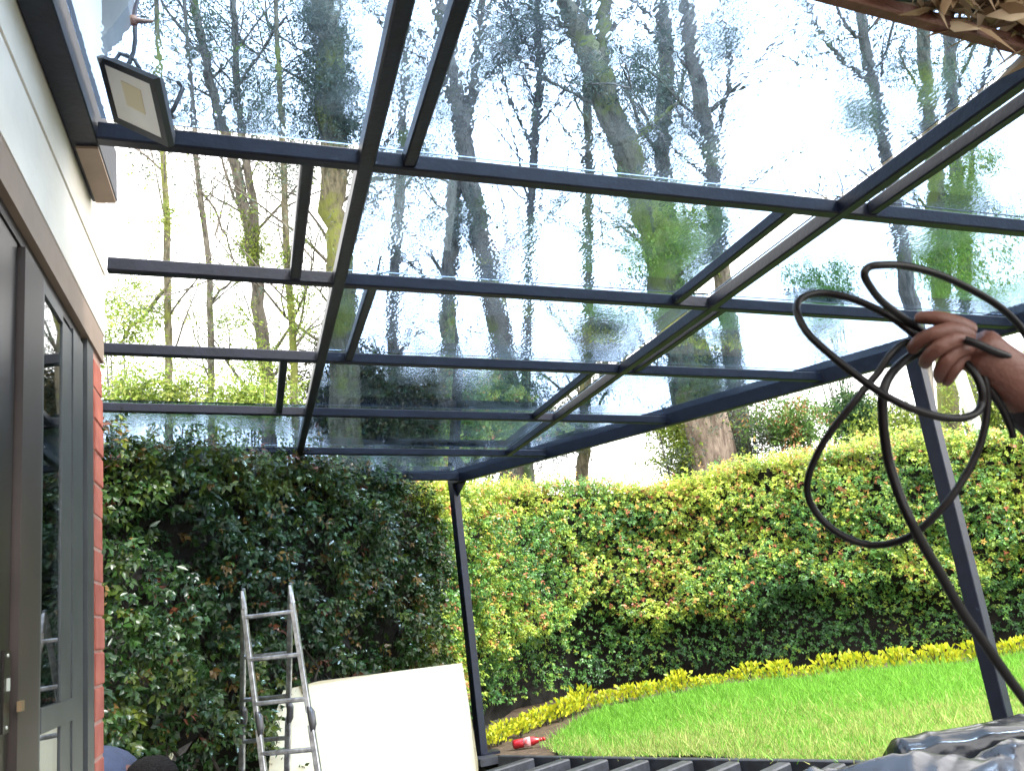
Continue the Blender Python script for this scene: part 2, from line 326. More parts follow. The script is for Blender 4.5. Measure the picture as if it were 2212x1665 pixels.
D = unit(np.stack([rng.normal(0, .6, n), rng.normal(0, .6, n), np.ones(n)], 1)); N = unit(np.stack([rng.normal(0, 1, n), rng.normal(0, 1, n), np.zeros(n)], 1))
GT = np.array([(-0.0, -.5, 0), (0, .5, 0), (1, 0, .6)])
V, T, C = leaves(P, D, N, hgt, np.full(n, .0085), tint, GT, np.array([(0, 1, 2)]))
tag(mesh_np('grass', V, T, M['grass'], None, C), 'bright green lawn grass, drier beside the patio', 'grass', kind='stuff')
# ------------------------------------------------------------------ house
house = thing('house', (-.45, 3.0, -.1), 'white banded house with red brick pier and glazed sliding door', 'house')
HX, HY = -.45, 3.08
b = MB()
b.box((-.62, -2.5, 2.585), (HX, HY, 2.95)).box((-.62, -2.5, 2.36), (HX-.004, HY, 2.579)); band = b.build('wall_band', M['plaster'], house)
MB().box((-.62, -2.5, 2.579), (HX-.014, HY-.01, 2.586)).build('groove', M['soffit'], band)
MB().box((-.60, -2.5, 2.952), (HX-.006, HY-.002, 4.6)).build('upper_wall', M['plaster'], house)
MB().box((-.60, -2.5, 2.26), (HX-.006, HY-.008, 2.358)).build('soffit_trim', M['soffit'], house)
# brick pier: real courses with mortar
pier = MB().box((-.60, 2.91, -.1), (-.4635, HY-.028, 2.258)).build('brick_pier', M['mortar'], house)
bb = MB(); zc = -.1; i = 0
while zc < 2.2:
    h = .0945
    j = .004*math.sin(i*7.3)
    bb.bar((-.535+j*.5, 2.908, zc+h/2), (-.535+j*.5, HY-.02+j*.8, zc+h/2), .15, h, ch=.04); zc += h+.007; i += 1
bb.build('brick', M['brick'], pier)
# door: jamb, fixed and sliding leaves, all but flush with the brick
MB().box((-.60, 2.80, -.1), (-.463, 2.905, 2.258)).build('door_jamb', M['alug'], house)
MB().box((-.60, 2.755, -.1), (-.49, 2.797, 2.258)).build('door_track', M['alu'], house)
MB().box((-.60, -.5, 2.225), (-.474, 2.753, 2.258)).build('door_head', M['alu'], house)
leaf_ = MB().box((-.51, 2.035, 0), (-.464, 2.215, 2.222)).build('sliding_door', M['alu'], house)
MB().box((-.51, 2.222, 0), (-.4655, 2.236, 2.222)).build('edge_strip', M['alug'], leaf_)
MB().box((-.51, 2.60, 0), (-.466, 2.745, 2.222)).box((-.51, 2.47, 0), (-.4695, 2.597, 2.205)).build('stile', M['alug'], leaf_)
MB().box((-.51, 2.238, 1.152), (-.4635, 2.66, 1.206)).build('mid_rail', M['alug'], leaf_)
MB().box((-.51, 2.238, 2.19), (-.4675, 2.468, 2.222)).build('top_rail', M['alug'], leaf_)
MB().box((-.51, 2.238, 0), (-.4675, 2.468, .1)).build('bottom_rail', M['alug'], leaf_)
MB().box((-.478, 2.238, .102), (-.473, 2.468, 1.150)).box((-.478, 2.238, 1.208), (-.473, 2.468, 2.188)).build('pane', M['pane'], leaf_)
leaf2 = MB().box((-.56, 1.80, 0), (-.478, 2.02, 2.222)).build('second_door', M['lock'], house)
lk = MB().box((-.4775, 1.965, 1.18), (-.4725, 2.01, 1.335)).build('lock_plate', M['lock'], leaf2)
MB().box((-.472, 1.98, 1.258), (-.469, 1.996, 1.282)).build('latch', M['galv'], leaf2)
for z_ in (1.325, 1.19): MB().lathe((-.4725, 1.988, z_), (1, 0, 0), [(0, .004), (.002, .003)], 8).build('screw', M['galv'], leaf2)
MB().box((-.4635, 2.025, 1.215), (-.455, 2.05, 1.235)).build('handle', M['brass'], leaf_)
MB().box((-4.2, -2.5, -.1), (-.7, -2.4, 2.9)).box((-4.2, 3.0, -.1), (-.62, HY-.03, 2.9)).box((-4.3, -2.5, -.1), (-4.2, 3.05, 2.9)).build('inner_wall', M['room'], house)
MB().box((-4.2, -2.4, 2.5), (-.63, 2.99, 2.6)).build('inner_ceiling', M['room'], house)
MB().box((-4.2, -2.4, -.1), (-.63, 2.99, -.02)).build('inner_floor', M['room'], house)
MB().box((-.60, -2.5, -.1), (-.46, -.55, 2.258)).build('brick_wall', M['brick'], house)
MB().box((-4.3, HY-.03, -.1), (-.62, HY, 4.6)).build('end_wall', M['plaster'], house)
# roof overhang seen past the corner
q = [atY(215, 85, 3.25), atY(233, 66, 3.25), atY(277, 10, 3.25), atY(284, -60, 3.25), atY(215, -60, 3.25)]
MB().prism(q, (0, .12, 0)).build('roof_end', M['eave'], house)
MB().box((-5, -3, 4.6), (0.1, 3.6, 4.75)).build('roof', M['eave'], house)
# ------------------------------------------------------------------ pergola
S = .0811; ZP = 2.533+S*1.985
zr = lambda X: ZP-S*X                          # underside of the roof frame
perg = thing('pergola', (2.0, 8.2, 0), 'black steel pergola frame with rain wet glass panes beside house', 'pergola')
b3 = lambda Y: 1.985+(8.2-Y)*(3.934-1.985)/(8.2-3.373)   # plan line of the oblique outer beam
CB = [1.36, 2.40, 3.375, 4.455, 5.66, 6.95]
BH, BW = .056, .046
def cbeam(Y, X0, X1, name='cross_beam'):
    MB().bar((X0, Y+BW/2, zr(X0)+BH/2), (X1, Y+BW/2, zr(X1)+BH/2), BW, BH).build(name, M['steel'], perg)
for i, Y in enumerate(CB):
    X0 = [-.37, -.37, -.487, -1.6, -1.6, -1.6][i]
    cbeam(Y, X0, b3(Y)-.03)
# rafters, cut between the cross beams
for Xc in (.385, 2.11):
    MB().bar((Xc+.006, 1.30, zr(Xc)+BH/2-.003), (Xc+.006, 6.95 if Xc > 1 else 8.2, zr(Xc)+BH/2-.003), .05, BH).build('rafter', M['steel'], perg)
MB().bar((-.41, 1.3, zr(-.41)+.09), (-.41, 2.80, zr(-.41)+.09), .075, .18, ch=.05).build('ledger', M['steel'], perg)
MB().bar((-.405, 2.45, zr(-.41)-.006), (-.405, 2.79, zr(-.41)-.006), .06, .008).build('ledger_plate', M['soffit'], perg)
def bxy(px, py):
    q = ray(px, py); t = (ZP-H)/(q[2]+S*q[0]); return (O+q*t)[:2]
subs = [((990, 40), (905, 310)), ((668, 345), (640, 590)), ((797, 630), (765, 770)), ((613, 785), (604, 890)),
        ((1718, 470), (1478, 640)), ((2212, 258), (1915, 440)), ((1560, 685), (1400, 785)), ((1278, 815), (1178, 890))]
subX = {}
for i, (a, c) in enumerate(subs):
    xa, xc = bxy(*a), bxy(*c); X = (xa[0]+xc[0])/2; Ym = (xa[1]+xc[1])/2
    r = max(k for k in range(6) if CB[k] <= Ym)
    subX[i] = (X, r)
    MB().bar((X, CB[r]+.05, zr(X)+BH/2+.004), (X, CB[r+1]-.004, zr(X)+BH/2+.004), .042, BH-.01).build('glazing_bar', M['steel'], perg)
# outer oblique beam, far beam and posts
d3 = unit(np.array([b3(1.2)-b3(8.3), -7.1, 0]))
pa = np.array([b3(8.38), 8.38, 0]); pb = np.array([b3(.9), .9, 0]); o3 = .14
for P in (pa, pb): P[2] = zr(P[0])-.015+o3/2
off = np.array([-d3[1], d3[0], 0])*-.0
MB().bar(pa, pb, .06, o3, ch=.06).build('edge_beam', M['steel'], perg)
MB().bar((-1.6, 8.2, zr(-1.6)+.05), (1.96, 8.2, zr(1.96)+.05), .05, .1).build('far_beam', M['steel'], perg)
def post(Y, w):
    X = b3(Y)+.0; c = np.array([X, Y, 0]); s1 = d3*w/2; s2 = np.array([-d3[1], d3[0], 0])*w/2
    zt = zr(X)-.018
    MB().bar((X, Y, -.1), (X, Y, zt), w, w, up=tuple(d3), ch=.05).build('post', M['steel'], perg)
post(8.33, .08); post(3.93, .08)
gq = np.array([b3(8.34), 8.34, zr(b3(8.34))-.02]); MB().prism([gq, gq-d3*-.0+d3*.22, gq+np.array([0, 0, -.16])], np.array([-d3[1], d3[0], 0])*.012).build('gusset', M['steel'], perg)
MB().box((1.93, 8.27, -.1), (2.09, 8.43, .02)).build('post_foot', M['steel'], perg)
# panes: one per bay, each its own sheet of real thickness
def pane(x0, x1, y0, y1, poly=None):
    zt = BH+.012
    p = poly or [(x0, y0), (x1, y0), (x1, y1), (x0, y1)]
    MB().prism([(a, c, zr(a)+zt) for a, c in p], (0, 0, .008)).build('glass_pane', M['glass'], perg)
g_ = .004
sx = {(0 if subX[i][0] < 1.2 else 1, subX[i][1]): subX[i][0] for i in subX}
for r in range(5):
    y0, y1 = CB[r]+.01, CB[r+1]+.006
    if r == 0: pane(-.36, .383, y0, y1)
    if r == 4: pane(-1.6, .383, y0, y1)
    xr_ = sx.get((1, r)); left = 2.108; right = 2.114
    if xr_ and xr_ < 2.1: left = xr_+.01
    if xr_ and xr_ > 2.12: right = xr_-.01
    pane(.389, left, y0, y1)
    pane(0, 0, y0, y1, [(right, y0), (b3(y0)-.035, y0), (b3(y1)-.035, y1), (right, y1)])
pane(0, 0, 0, 0, [(-1.6, 6.96), (b3(6.96)-.035, 6.96), (b3(8.17)-.035, 8.17), (-1.6, 8.17)])
# ------------------------------------------------------------------ floodlight under the first beam
fl = thing('floodlight', at(290, 215, 2.25), 'square black floodlight with pale lens hung at ledger corner', 'floodlight')
fd = 2.25; kx = fd/F
c0 = at(287, 220, fd)
wv = (_r*154+_d*79-_w*75)*kx; hv = (_r*-9+_d*113+_w*100)*kx
nv = np.cross(wv, hv); nv /= np.linalg.norm(nv)
if np.dot(nv, c0-O) > 0: nv = -nv
def quad(s, lift): return [c0+wv*a*s+hv*e*s+nv*lift for a, e in ((-.5, -.5), (.5, -.5), (.5, .5), (-.5, .5))]
m = MB()
A = quad(1, 0); B_ = quad(1, -.018); Cq = quad(.82, -.042)
m.add(A+B_+Cq+quad(.80, 0)+quad(.80, -.006), [(0, 1, 5, 4), (1, 2, 6, 5), (2, 3, 7, 6), (3, 0, 4, 7), (4, 5, 9, 8), (5, 6, 10, 9), (6, 7, 11, 10), (7, 4, 8, 11), (8, 9, 10, 11),
      (0, 1, 13, 12), (1, 2, 14, 13), (2, 3, 15, 14), (3, 0, 12, 15), (12, 13, 17, 16), (13, 14, 18, 17), (14, 15, 19, 18), (15, 12, 16, 19), (16, 17, 18, 19)])
for k in range(5):
    a = -.3+.15*k; m.bar(c0+wv*a-hv*.36-nv*.046, c0+wv*a+hv*.36-nv*.046, .006, .016, up=tuple(nv))
m.build('lamp_body', M['lampbody'], fl)
MB().prism(quad(.795, -.0015), tuple(-nv*.003)).build('lens', M['lamplens'], fl)
ch = [c0+wv*a+hv*e+nv*.0006 for a, e in ((-.14, -.26), (.2, -.24), (.19, .12), (-.13, .1))]
MB().prism(ch, tuple(-nv*.0015)).build('led_chip', M['lampchip'], fl)
P = lambda x, y, dz=0: at(x*.3437, y*.3437, fd+dz)
MB().tube([P(700, 400, .03), P(725, 370, .05), P(755, 330, .06), P(800, 345, .06), P(850, 372, .05), P(880, 430, .04)], .0055, 6).build('bracket', M['lampbody'], fl, True)
MB().tube([P(1055, 735, .02), P(1090, 690, .03), P(1150, 555, .05), P(1120, 520, .06)], .006, 6).tube([P(1070, 725, .01), P(1090, 740, .1)], .007, 6).build('side_bracket', M['lampbody'], fl, True)
cab = MB().tube([P(785, 430, .04), P(815, 385, .05), P(840, 320, .06), P(850, 250, .06), P(848, 160, .07), P(842, 110, .08), P(850, 50, .12), P(870, -20, .2), P(900, -160, .4)], .0062, 8).build('cable', M['cable'], fl, True)
MB().tube([P(835, 118, .07), P(850, 122, .07), P(905, 128, .07), P(965, 126, .08)], [.012, .009, .006, .004], 6).tube([P(838, 95, .07), P(845, 150, .07)], .0095, 7).build('tape', M['tape'], cab, True)
# ------------------------------------------------------------------ thatched roof edge above the viewer
th = thing('thatched_roof', (2.5, 1.3, 2.4), 'dried palm thatch roof edge with red brown batten overhead', 'thatch')
E0, E1 = np.array([.25, 1.135, 2.45]), np.array([6.2, 2.12, 2.45]); ed = unit(E1-E0); up_ = unit(np.array([ed[1], -ed[0], 0])*1.0+np.array([0, 0, .6]))
MB().bar(E0+np.array([0, -.02, .01]), E1+np.array([0, -.02, .01]), .03, .035).build('batten', M['batten'], th)
MB().prism([E0+up_*.04+(0, 0, .05), E1+up_*.04+(0, 0, .05), E1+up_*4.6+(0, 0, .05), E0+up_*4.6+(0, 0, .05)], (0, 0, .14)).build('thatch_layer', mat('old_thatch', (.1, .065, .04), .9, var=.5, vscale=20, bump=1, bscale=50), th)
m = MB()
for k in range(9): m.bar(E0+ed*(.2+.7*k)+up_*.05, E0+ed*(.2+.7*k)+up_*4.5, .05, .05)
m.build('roof_pole', M['batten'], th)
n = 4200; t = rng.uniform(0, 6.2, n); u = np.abs(rng.normal(0, .09, n)); P0 = E0+ed*t[:, None]+up_*(u+.0)[:, None]+np.stack([rng.normal(0, .01, n), rng.normal(0, .012, n), rng.uniform(-.015, .10, n)], 1)
hang_ = (rng.uniform(0, 1, n) < np.where(t > 1.5, .12, 0))[:, None]; P0 = P0+up_*.03; D = ed*(rng.choice([-1, 1], n)*rng.uniform(.5, 1, n))[:, None]+np.stack([rng.normal(0, .25, n), rng.normal(-.1, .25, n), rng.normal(0, .35, n)], 1)-up_*hang_*1.3; N = rng.normal(0, 1, (n, 3))+up_*.2
tint = pick(n, [(.34, .25, .15), (.22, .15, .085), (.44, .36, .25), (.12, .08, .05), (.27, .22, .1)], [3, 3, 2, 2, 1])
V, T, C = leaves(P0, D, N, rng.uniform(.06, .15, n), rng.uniform(.018, .045, n), tint)
mesh_np('dried_leaf_fringe', V, T, M['thatch'], th, C)
# ------------------------------------------------------------------ hedge
HP = np.array([(-3.2, 3.9), (-1.9, 4.75), (-.85, 5.5), (.35, 6.75), (1.25, 7.75), (1.9, 8.75), (2.7, 10.0), (3.6, 11.0), (4.6, 11.35), (5.6, 11.1), (6.9, 10.45), (8.6, 9.55), (10.6, 8.5), (13, 7.2)], float)
HT = np.array([2.55, 2.56, 2.58, 2.62, 2.58, 2.60, 2.66, 2.78, 2.80, 2.68, 2.80, 2.78, 2.66, 2.66])
def cr(Pc, n):
    Pc = np.asarray(Pc, float); Q = np.vstack([2*Pc[0]-Pc[1], Pc, 2*Pc[-1]-Pc[-2]]); o = []
    for i in range(len(Pc)-1):
        a, b_, c_, d_ = Q[i:i+4]
        for t in np.linspace(0, 1, n, endpoint=False):
            o.append(.5*((2*b_)+(-a+c_)*t+(2*a-5*b_+4*c_-d_)*t*t+(-a+3*b_-3*c_+d_)*t**3))
    o.append(Pc[-1]); return np.array(o)
HD = cr(np.column_stack([HP, HT]), 24)
arc = np.concatenate([[0], np.cumsum(np.linalg.norm(np.diff(HD[:, :2], axis=0), axis=1))])
tanv = unit(np.gradient(HD[:, :2], axis=0)); nrm = np.stack([tanv[:, 1], -tanv[:, 0]], 1)       # towards the garden
def hsamp(s):
    return np.stack([np.interp(s, arc, HD[:, k]) for k in (0, 1)], 1), np.interp(s, arc, HD[:, 2]), unit(np.stack([np.interp(s, arc, nrm[:, k]) for k in (0, 1)], 1))
s_split = np.interp(8.65, HD[:100, 1], arc[:100]) if False else arc[np.argmin(np.hypot(HD[:, 0]-1.86, HD[:, 1]-8.68))]
s_L = arc[np.argmin(np.hypot(HD[:, 0]+.85, HD[:, 1]-5.5))]
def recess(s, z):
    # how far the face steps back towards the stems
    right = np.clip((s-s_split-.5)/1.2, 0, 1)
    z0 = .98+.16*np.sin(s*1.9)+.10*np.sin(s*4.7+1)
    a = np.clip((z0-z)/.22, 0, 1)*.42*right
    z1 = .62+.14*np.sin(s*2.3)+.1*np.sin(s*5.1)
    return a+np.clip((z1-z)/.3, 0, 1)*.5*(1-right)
def hedge_thing(name, label, s0, s1, dens, big, red, yel, lit, rough=1.0, gap=-.1):
    base = hsamp(np.array([(s0+s1)/2]))[0][0]
    h = thing(name, (base[0], base[1], 0), label, 'hedge')
    # near-black backing sheet for the hedge's inner shade, clear of the leaf face
    ns = int((s1-s0)/.12); nzv = 26; S_ = np.linspace(s0, s1, ns); Vv = []
    p, top, nn = hsamp(S_)
    zb = np.where(S_ < s_split-1.2, .40+.2*np.sin(S_*7)+.15*np.sin(S_*17), -.1)
    for k in range(nzv+6):
        if k < nzv:
            fz = k/(nzv-1); zz = zb+fz*(top-.07-zb)
            dpt = -.36-recess(S_, zz)*.95-.05*np.sin(S_*6+zz*9)-.04*np.sin(S_*15-zz*13)
        else:
            f2 = (k-nzv+1)/6; zz = top-.07-.1*f2**2; dpt = -.38-.6*f2
        Vv.append(np.column_stack([p+nn*(dpt+np.zeros(ns))[:, None], zz]))
    Vv = np.array(Vv); R_, C_ = Vv.shape[:2]
    Fq = [(r*C_+c, r*C_+c+1, (r+1)*C_+c+1, (r+1)*C_+c) for r in range(R_-1) for c in range(C_-1)]
    mesh_np('shade_core', Vv.reshape(-1, 3), Fq, M['core'], h, smooth=True)
    # leafy shoots: five to seven leaves around a drooping tip
    L_ = s1-s0; nsh = int(dens*L_*2.9); s = rng.uniform(s0, s1, nsh); p, top, nn = hsamp(s)
    ontop = rng.uniform(0, 1, nsh) < .20
    z = np.where(ontop, top, rng.uniform(.02, 1, nsh)**.85*top)
    rec = recess(s, z)
    thin = rng.uniform(0, 1, nsh) > np.clip(rec*.9, 0, .4)
    P3 = np.column_stack([p, z])
    lump = (vnoise(P3, 3.0, 11)*.10+vnoise(P3, 8.0, 12)*.07)*rough+rng.normal(0, .055, nsh)
    hgap = vnoise(P3, 7.5, 21)+vnoise(P3, 15, 22)*.8
    depth = np.where(ontop, -rng.uniform(0, .8, nsh), lump-rec-.02-.10*(z > top-.25)*(z-top+.25)/.25)
    P3[:, :2] += nn*depth[:, None]
    P3[:, 2] += np.where(ontop, vnoise(P3, 2.4, 14)*.07+vnoise(P3, 7, 15)*.06+rng.normal(0, .045, nsh)+rng.exponential(.05, nsh)-.02, 0)
    P3[:, :2] -= nn*np.where(ontop, 0, np.clip((gap-hgap)*.45, 0, .22)+(rng.uniform(0, 1, nsh) < .3)*rng.uniform(.05, .2, nsh))[:, None]
    keep = thin.copy(); bot = np.clip((.55-z)/.3, 0, 1)*(s < s_split-1.2); keep &= rng.uniform(0, 1, nsh) > bot*.75
    P3, nn, s, z, ontop, rec, top = P3[keep], nn[keep], s[keep], z[keep], ontop[keep], rec[keep], top[keep]
    nsh = len(P3)
    sz = big*rng.uniform(.75, 1.25, nsh)
    newg = vnoise(P3, 2.2, 31)*.5+vnoise(P3, 6, 32)*.35+rng.normal(0, .35, nsh)
    hue = newg+yel+np.where(ontop | (z > top-.35), .45, 0)-np.clip(rec*1.4, 0, .6)  # recessed leaves get a darker tint for the shade of the overhang
    brn = np.clip(vnoise(P3, .8, 41)+.35-np.abs(s-s_split-1.0)*.25, 0, 1)*(s > s_split-1)
    green = np.array([.045, .115, .022]); dk = np.array([.022, .062, .022]); yg = np.array([.19, .235, .03]); og = np.array([.27, .165, .045]); rd = np.array([.24, .085, .045])
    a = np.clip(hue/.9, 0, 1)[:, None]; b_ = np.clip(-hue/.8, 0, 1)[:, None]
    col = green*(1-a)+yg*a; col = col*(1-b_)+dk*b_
    ro = rng.uniform(0, 1, nsh); pr = (red+.22*brn)*(1+1.5*np.clip(newg, 0, 1)+1.0*ontop)*(rec < .1)
    col = np.where((ro < pr)[:, None], og, col); col = np.where((ro < pr*.3)[:, None], rd, col)
    col = col*lit*rng.uniform(.7, 1.35, (nsh, 1))  # leaf colour darkened for the shaded hedge, lightened for the open one
    q = 6
    out3 = np.column_stack([nn, np.zeros(nsh)])
    axis = unit(out3*.75+np.array([0, 0, -.35])+np.where(ontop[:, None], np.array([0, 0, 1.2]), 0)+rng.normal(0, .33, (nsh, 3)))
    s1_ = unit(np.cross(axis, rng.normal(0, 1, (nsh, 3)))); s2_ = np.cross(axis, s1_)
    PP, DD, NN, LL, WW, TT = [], [], [], [], [], []
    for k in range(q):
        an = 2.4*k+rng.uniform(-.4, .4, nsh); side = s1_*np.cos(an)[:, None]+s2_*np.sin(an)[:, None]
        dirn = axis*(.25+.14*k)+side*.85+np.array([0, 0, -.38]); back = (q-1-k)/q
        PP.append(P3-axis*(back*sz*1.1)[:, None]+rng.normal(0, .006, (nsh, 3))); DD.append(dirn); NN.append(axis+out3*.4+np.array([0, 0, .7])+rng.normal(0, .35, (nsh, 3)))
        LL.append(sz*rng.uniform(.75, 1.15, nsh)*(1-.07*k)); WW.append(sz*rng.uniform(.36, .5, nsh)); TT.append(col*rng.uniform(.8, 1.2, (nsh, 1)))
    V, T, C = leaves(np.vstack(PP), np.vstack(DD), np.vstack(NN), np.hstack(LL), np.hstack(WW), np.vstack(TT))
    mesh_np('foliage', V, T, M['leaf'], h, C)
    # bare stems below
    m = MB()
    for k in range(int(L_*7) if s0 == 0 else 0):
        ss = np.array([rng.uniform(s0, s1)]); p, top, nn = hsamp(ss); p = p[0]-nn[0]*rng.uniform(.32, .55)
        pts = [(p[0]+rng.normal(0, .03)*i, p[1]+rng.normal(0, .03)*i, -.1+.28*i) for i in range(6)]
        m.tube(pts, [.018-.002*i for i in range(6)], 6)
    if m.v: m.build('stem', M['stem'], h, True)
    return h
hedge_thing('hedge', 'tall green clipped hedge, leaves darkened for shade under the pergola, behind the ladder', 0, s_split, 600, .070, .06, -.14, .62, 1.5, -.02)
hedge_thing('hedge', 'tall yellow green hedge, leaves lightened for open light, behind lawn with orange shoots', s_split, arc[-1], 1000, .053, .07, .24, 2.0, 1.2)
# ------------------------------------------------------------------ yellow border plants
def yplant(seed):
    r = np.random.default_rng(seed); n = 80; P = np.column_stack([r.normal(0, .055, n), r.normal(0, .055, n), r.uniform(.02, .19, n)])
    D = np.column_stack([P[:, 0]*7+r.normal(0, .35, n), P[:, 1]*7+r.normal(0, .35, n), r.uniform(.5, 1.7, n)]); N = r.normal(0, 1, (n, 3))
    c = np.array([(.50, .52, .025), (.40, .48, .035), (.60, .58, .035), (.22, .32, .03)]); i = r.choice(4, n, p=[.45, .25, .2, .1])
    return leaves(P, D, N, r.uniform(.045, .08, n), r.uniform(.030, .05, n), c[i]*r.uniform(.8, 1.2, (n, 1)))
protos = []
BD = cr(np.array([(2.12, 8.72), (2.5, 9.2)]+BORD[1:9]), 30); ba = np.concatenate([[0], np.cumsum(np.linalg.norm(np.diff(BD, axis=0), axis=1))])
pos = np.arange(.0, ba[-1], .155)
for i, sb in enumerate(pos):
    x_, y_ = np.interp(sb, ba, BD[:, 0]), np.interp(sb, ba, BD[:, 1])
    if i < 6:
        V, T, C = yplant(100+i); fo = None
        root = thing('border_plant', (0, 0, 0), 'small yellow leaved shrub in the border row along the hedge foot', 'shrub', 'yellow border shrubs')
        f = mesh_np('foliage', V, T, M['yleaf'], root, C)
        s_ = MB()
        for k in range(5): s_.tube([(0, 0, -.04), (.03*math.cos(k*1.3), .03*math.sin(k*1.3), .08), (.06*math.cos(k*1.3), .06*math.sin(k*1.3), .17)], [.006, .005, .003], 5)
        st = s_.build('stem', M['stem'], root); protos.append(root)
    else:
        src = protos[i % 6]; root = src.copy(); COL.objects.link(root)
        for c in src.children:
            d = c.copy(); COL.objects.link(d); d.parent = root
    root.location = (x_+random.uniform(-.05, .05), y_+random.uniform(-.06, .06), zl(x_, y_)-.01); root.rotation_euler = (0, 0, random.uniform(0, 6.28))
    k = random.uniform(.7, 1.15); root.scale = (k, k, k*random.uniform(.7, 1.15))
# ------------------------------------------------------------------ trees beyond the hedge
def poly_pts(px, dep, wob=.0):
    return [at(a, b_, dep) for a, b_, _ in px], [w_*dep/F/2 for _, _, w_ in px]
def strands(P, n, spread, length, tint, per=9, lw=(.05, .016)):
    # drooping fine twigs with slim leaves around the points P
    i = rng.integers(0, len(P), n); S0 = P[i]+rng.normal(0, 1, (n, 3))*spread
    dr = unit(rng.normal(0, .55, (n, 3))+np.array([0, 0, -.55])); ln = rng.uniform(.4, 1.2, n)*length
    t = np.repeat(np.linspace(.05, 1, per)[None], n, 0); Q = S0[:, None]+dr[:, None]*(t*ln[:, None])[..., None]+rng.normal(0, .03, (n, per, 3))
    D = dr[:, None]+rng.normal(0, .8, (n, per, 3)); k = n*per
    c = np.repeat(pick(n, *tint), per, 0)*rng.uniform(.8, 1.2, (k, 1))
    return leaves(Q.reshape(-1, 3), D.reshape(-1, 3), rng.normal(0, 1, (k, 3)), rng.uniform(.6, 1.4, k)*lw[0], rng.uniform(.7, 1.3, k)*lw[1], c, SLIM, ST)
GREY = ([(.10, .135, .11), (.13, .17, .12), (.16, .195, .14), (.09, .115, .095)], [3, 3, 2, 2])
YG = ([(.25, .34, .05), (.17, .26, .04), (.32, .36, .09), (.10, .15, .04)], [3, 3, 2, 1])
def grow(m, tips, p, d, ln, r, lvl, up=.25):
    k = 5; pts = [p]; dd = d
    for i in range(k):
        dd = unit(dd+rng.normal(0, .13, 3)+np.array([0, 0, up*.16])); pts.append(pts[-1]+dd*ln/k)
    m.tube(pts, [r*(1-.72*i/k) for i in range(k+1)], 5 if r > .02 else 4, False)
    if lvl == 0: tips += pts[2:]; return
    for i in range(rng.integers(3, 5)):
        j = rng.integers(1, k+1); nd_ = unit(dd+rng.normal(0, .55, 3)+np.array([0, 0, .12])); grow(m, tips, pts[j], nd_, ln*rng.uniform(.45, .7), r*.48, lvl-1, up)
def tree(label, dep, stems, bk, nbr, nleaf, tint=GREY, blobs=(), bl=(1.2, 2.8), lvl=1, lw=(.07, .022), limbs=(), sp=.18, hang=.45):
    root = thing('tree', np.append(at(stems[0][-1][0], stems[0][-1][1], dep)[:2], -.1), label, 'tree', 'tall trees beyond the hedge')
    m = MB(); tips = []; allp = []
    for st in stems:
        px = np.array(st, float)
        if len(px) > 2: px = cr(px, 4)
        P, R_ = poly_pts(px, dep)
        P = [p+rng.normal(0, .5, 3)*r_*.3 for p, r_ in zip(P, R_)]
        e = P[-1].copy()
        if st is stems[0]: P.append(np.array([e[0], e[1], -.15])); R_.append(R_[-1]*1.25)
        m.tube(P, R_, 12 if max(R_) > .12 else 8)
        allp += [(P[i], R_[i]) for i in range(len(P)-2)]
    mt = m; m = MB() if nbr > 10 else mt
    for lb in limbs:
        px = cr(np.array(lb, float), 4) if len(lb) > 2 else np.array(lb, float); P, R_ = poly_pts(px, dep); P = [p+rng.normal(0, .02, 3) for p in P]
        mt.tube(P, R_, 7); tips += P[1:]
        for i in range(len(P)*2):
            j = rng.integers(0, len(P)); grow(m, tips, P[j], unit(rng.normal(0, 1, 3)+np.array([0, 0, .6])), rng.uniform(.4, 1.1), .008, 0)
    for i in range(nbr):
        p, r_ = allp[rng.integers(0, len(allp))]
        a = rng.uniform(0, 6.28); d = unit(np.array([math.cos(a), math.sin(a)*.7, rng.uniform(.5, 1.5)])); grow(m, tips, p, d, rng.uniform(*bl), max(.012, min(.035, r_*.3)), lvl)
    mt.build('trunk', bk, root, True)
    if m.v and m is not mt: m.build('branch', M['bark1'], root, True)
    Vs, Ts, Cs, o = [], [], [], 0
    def push(v):
        nonlocal o
        Vs.append(v[0]); Ts.append(v[1]+o); Cs.append(v[2]); o += len(v[0])
    if nleaf and tips: push(strands(np.array(tips), nleaf, sp, hang, tint, lw=lw))
    for (bx, by, br, bn, bt) in blobs:
        cpt = at(bx, by, dep)+rng.normal(0, 1, (max(6, bn//40), 3))*br*dep/F*np.array([.55, .8, .8])
        push(strands(cpt, bn, br*dep/F*.22, .5, bt, lw=lw))
    if Vs: mesh_np('crown', np.vstack(Vs), np.vstack(Ts), M['tleaf'], root, np.vstack(Cs))
    return root
tree('slim mossy tree, leftmost trunk in the unglazed strip by the house', 14, [[(330, -200, 8), (342, 120, 11), (352, 330, 13), (360, 500, 15), (364, 740, 17), (364, 890, 18)]], M['bark2'], 12, 150, YG, [(300, 650, 60, 180, YG), (270, 830, 60, 200, YG), (360, 480, 20, 60, YG)], limbs=[[(362, 620, 9), (300, 690, 7), (245, 760, 5)]])
tree('slim brown bare tree between two mossy trunks in the unglazed strip', 14.6, [[(380, -200, 7), (410, 140, 9), (430, 400, 12), (450, 560, 13), (456, 760, 15), (456, 890, 15)]], M['bark1'], 12, 100, YG, [(480, 700, 50, 120, YG), (430, 850, 60, 220, YG)], limbs=[[(428, 400, 6), (470, 470, 5), (505, 560, 3)], [(455, 650, 7), (500, 610, 5), (560, 590, 3)]])
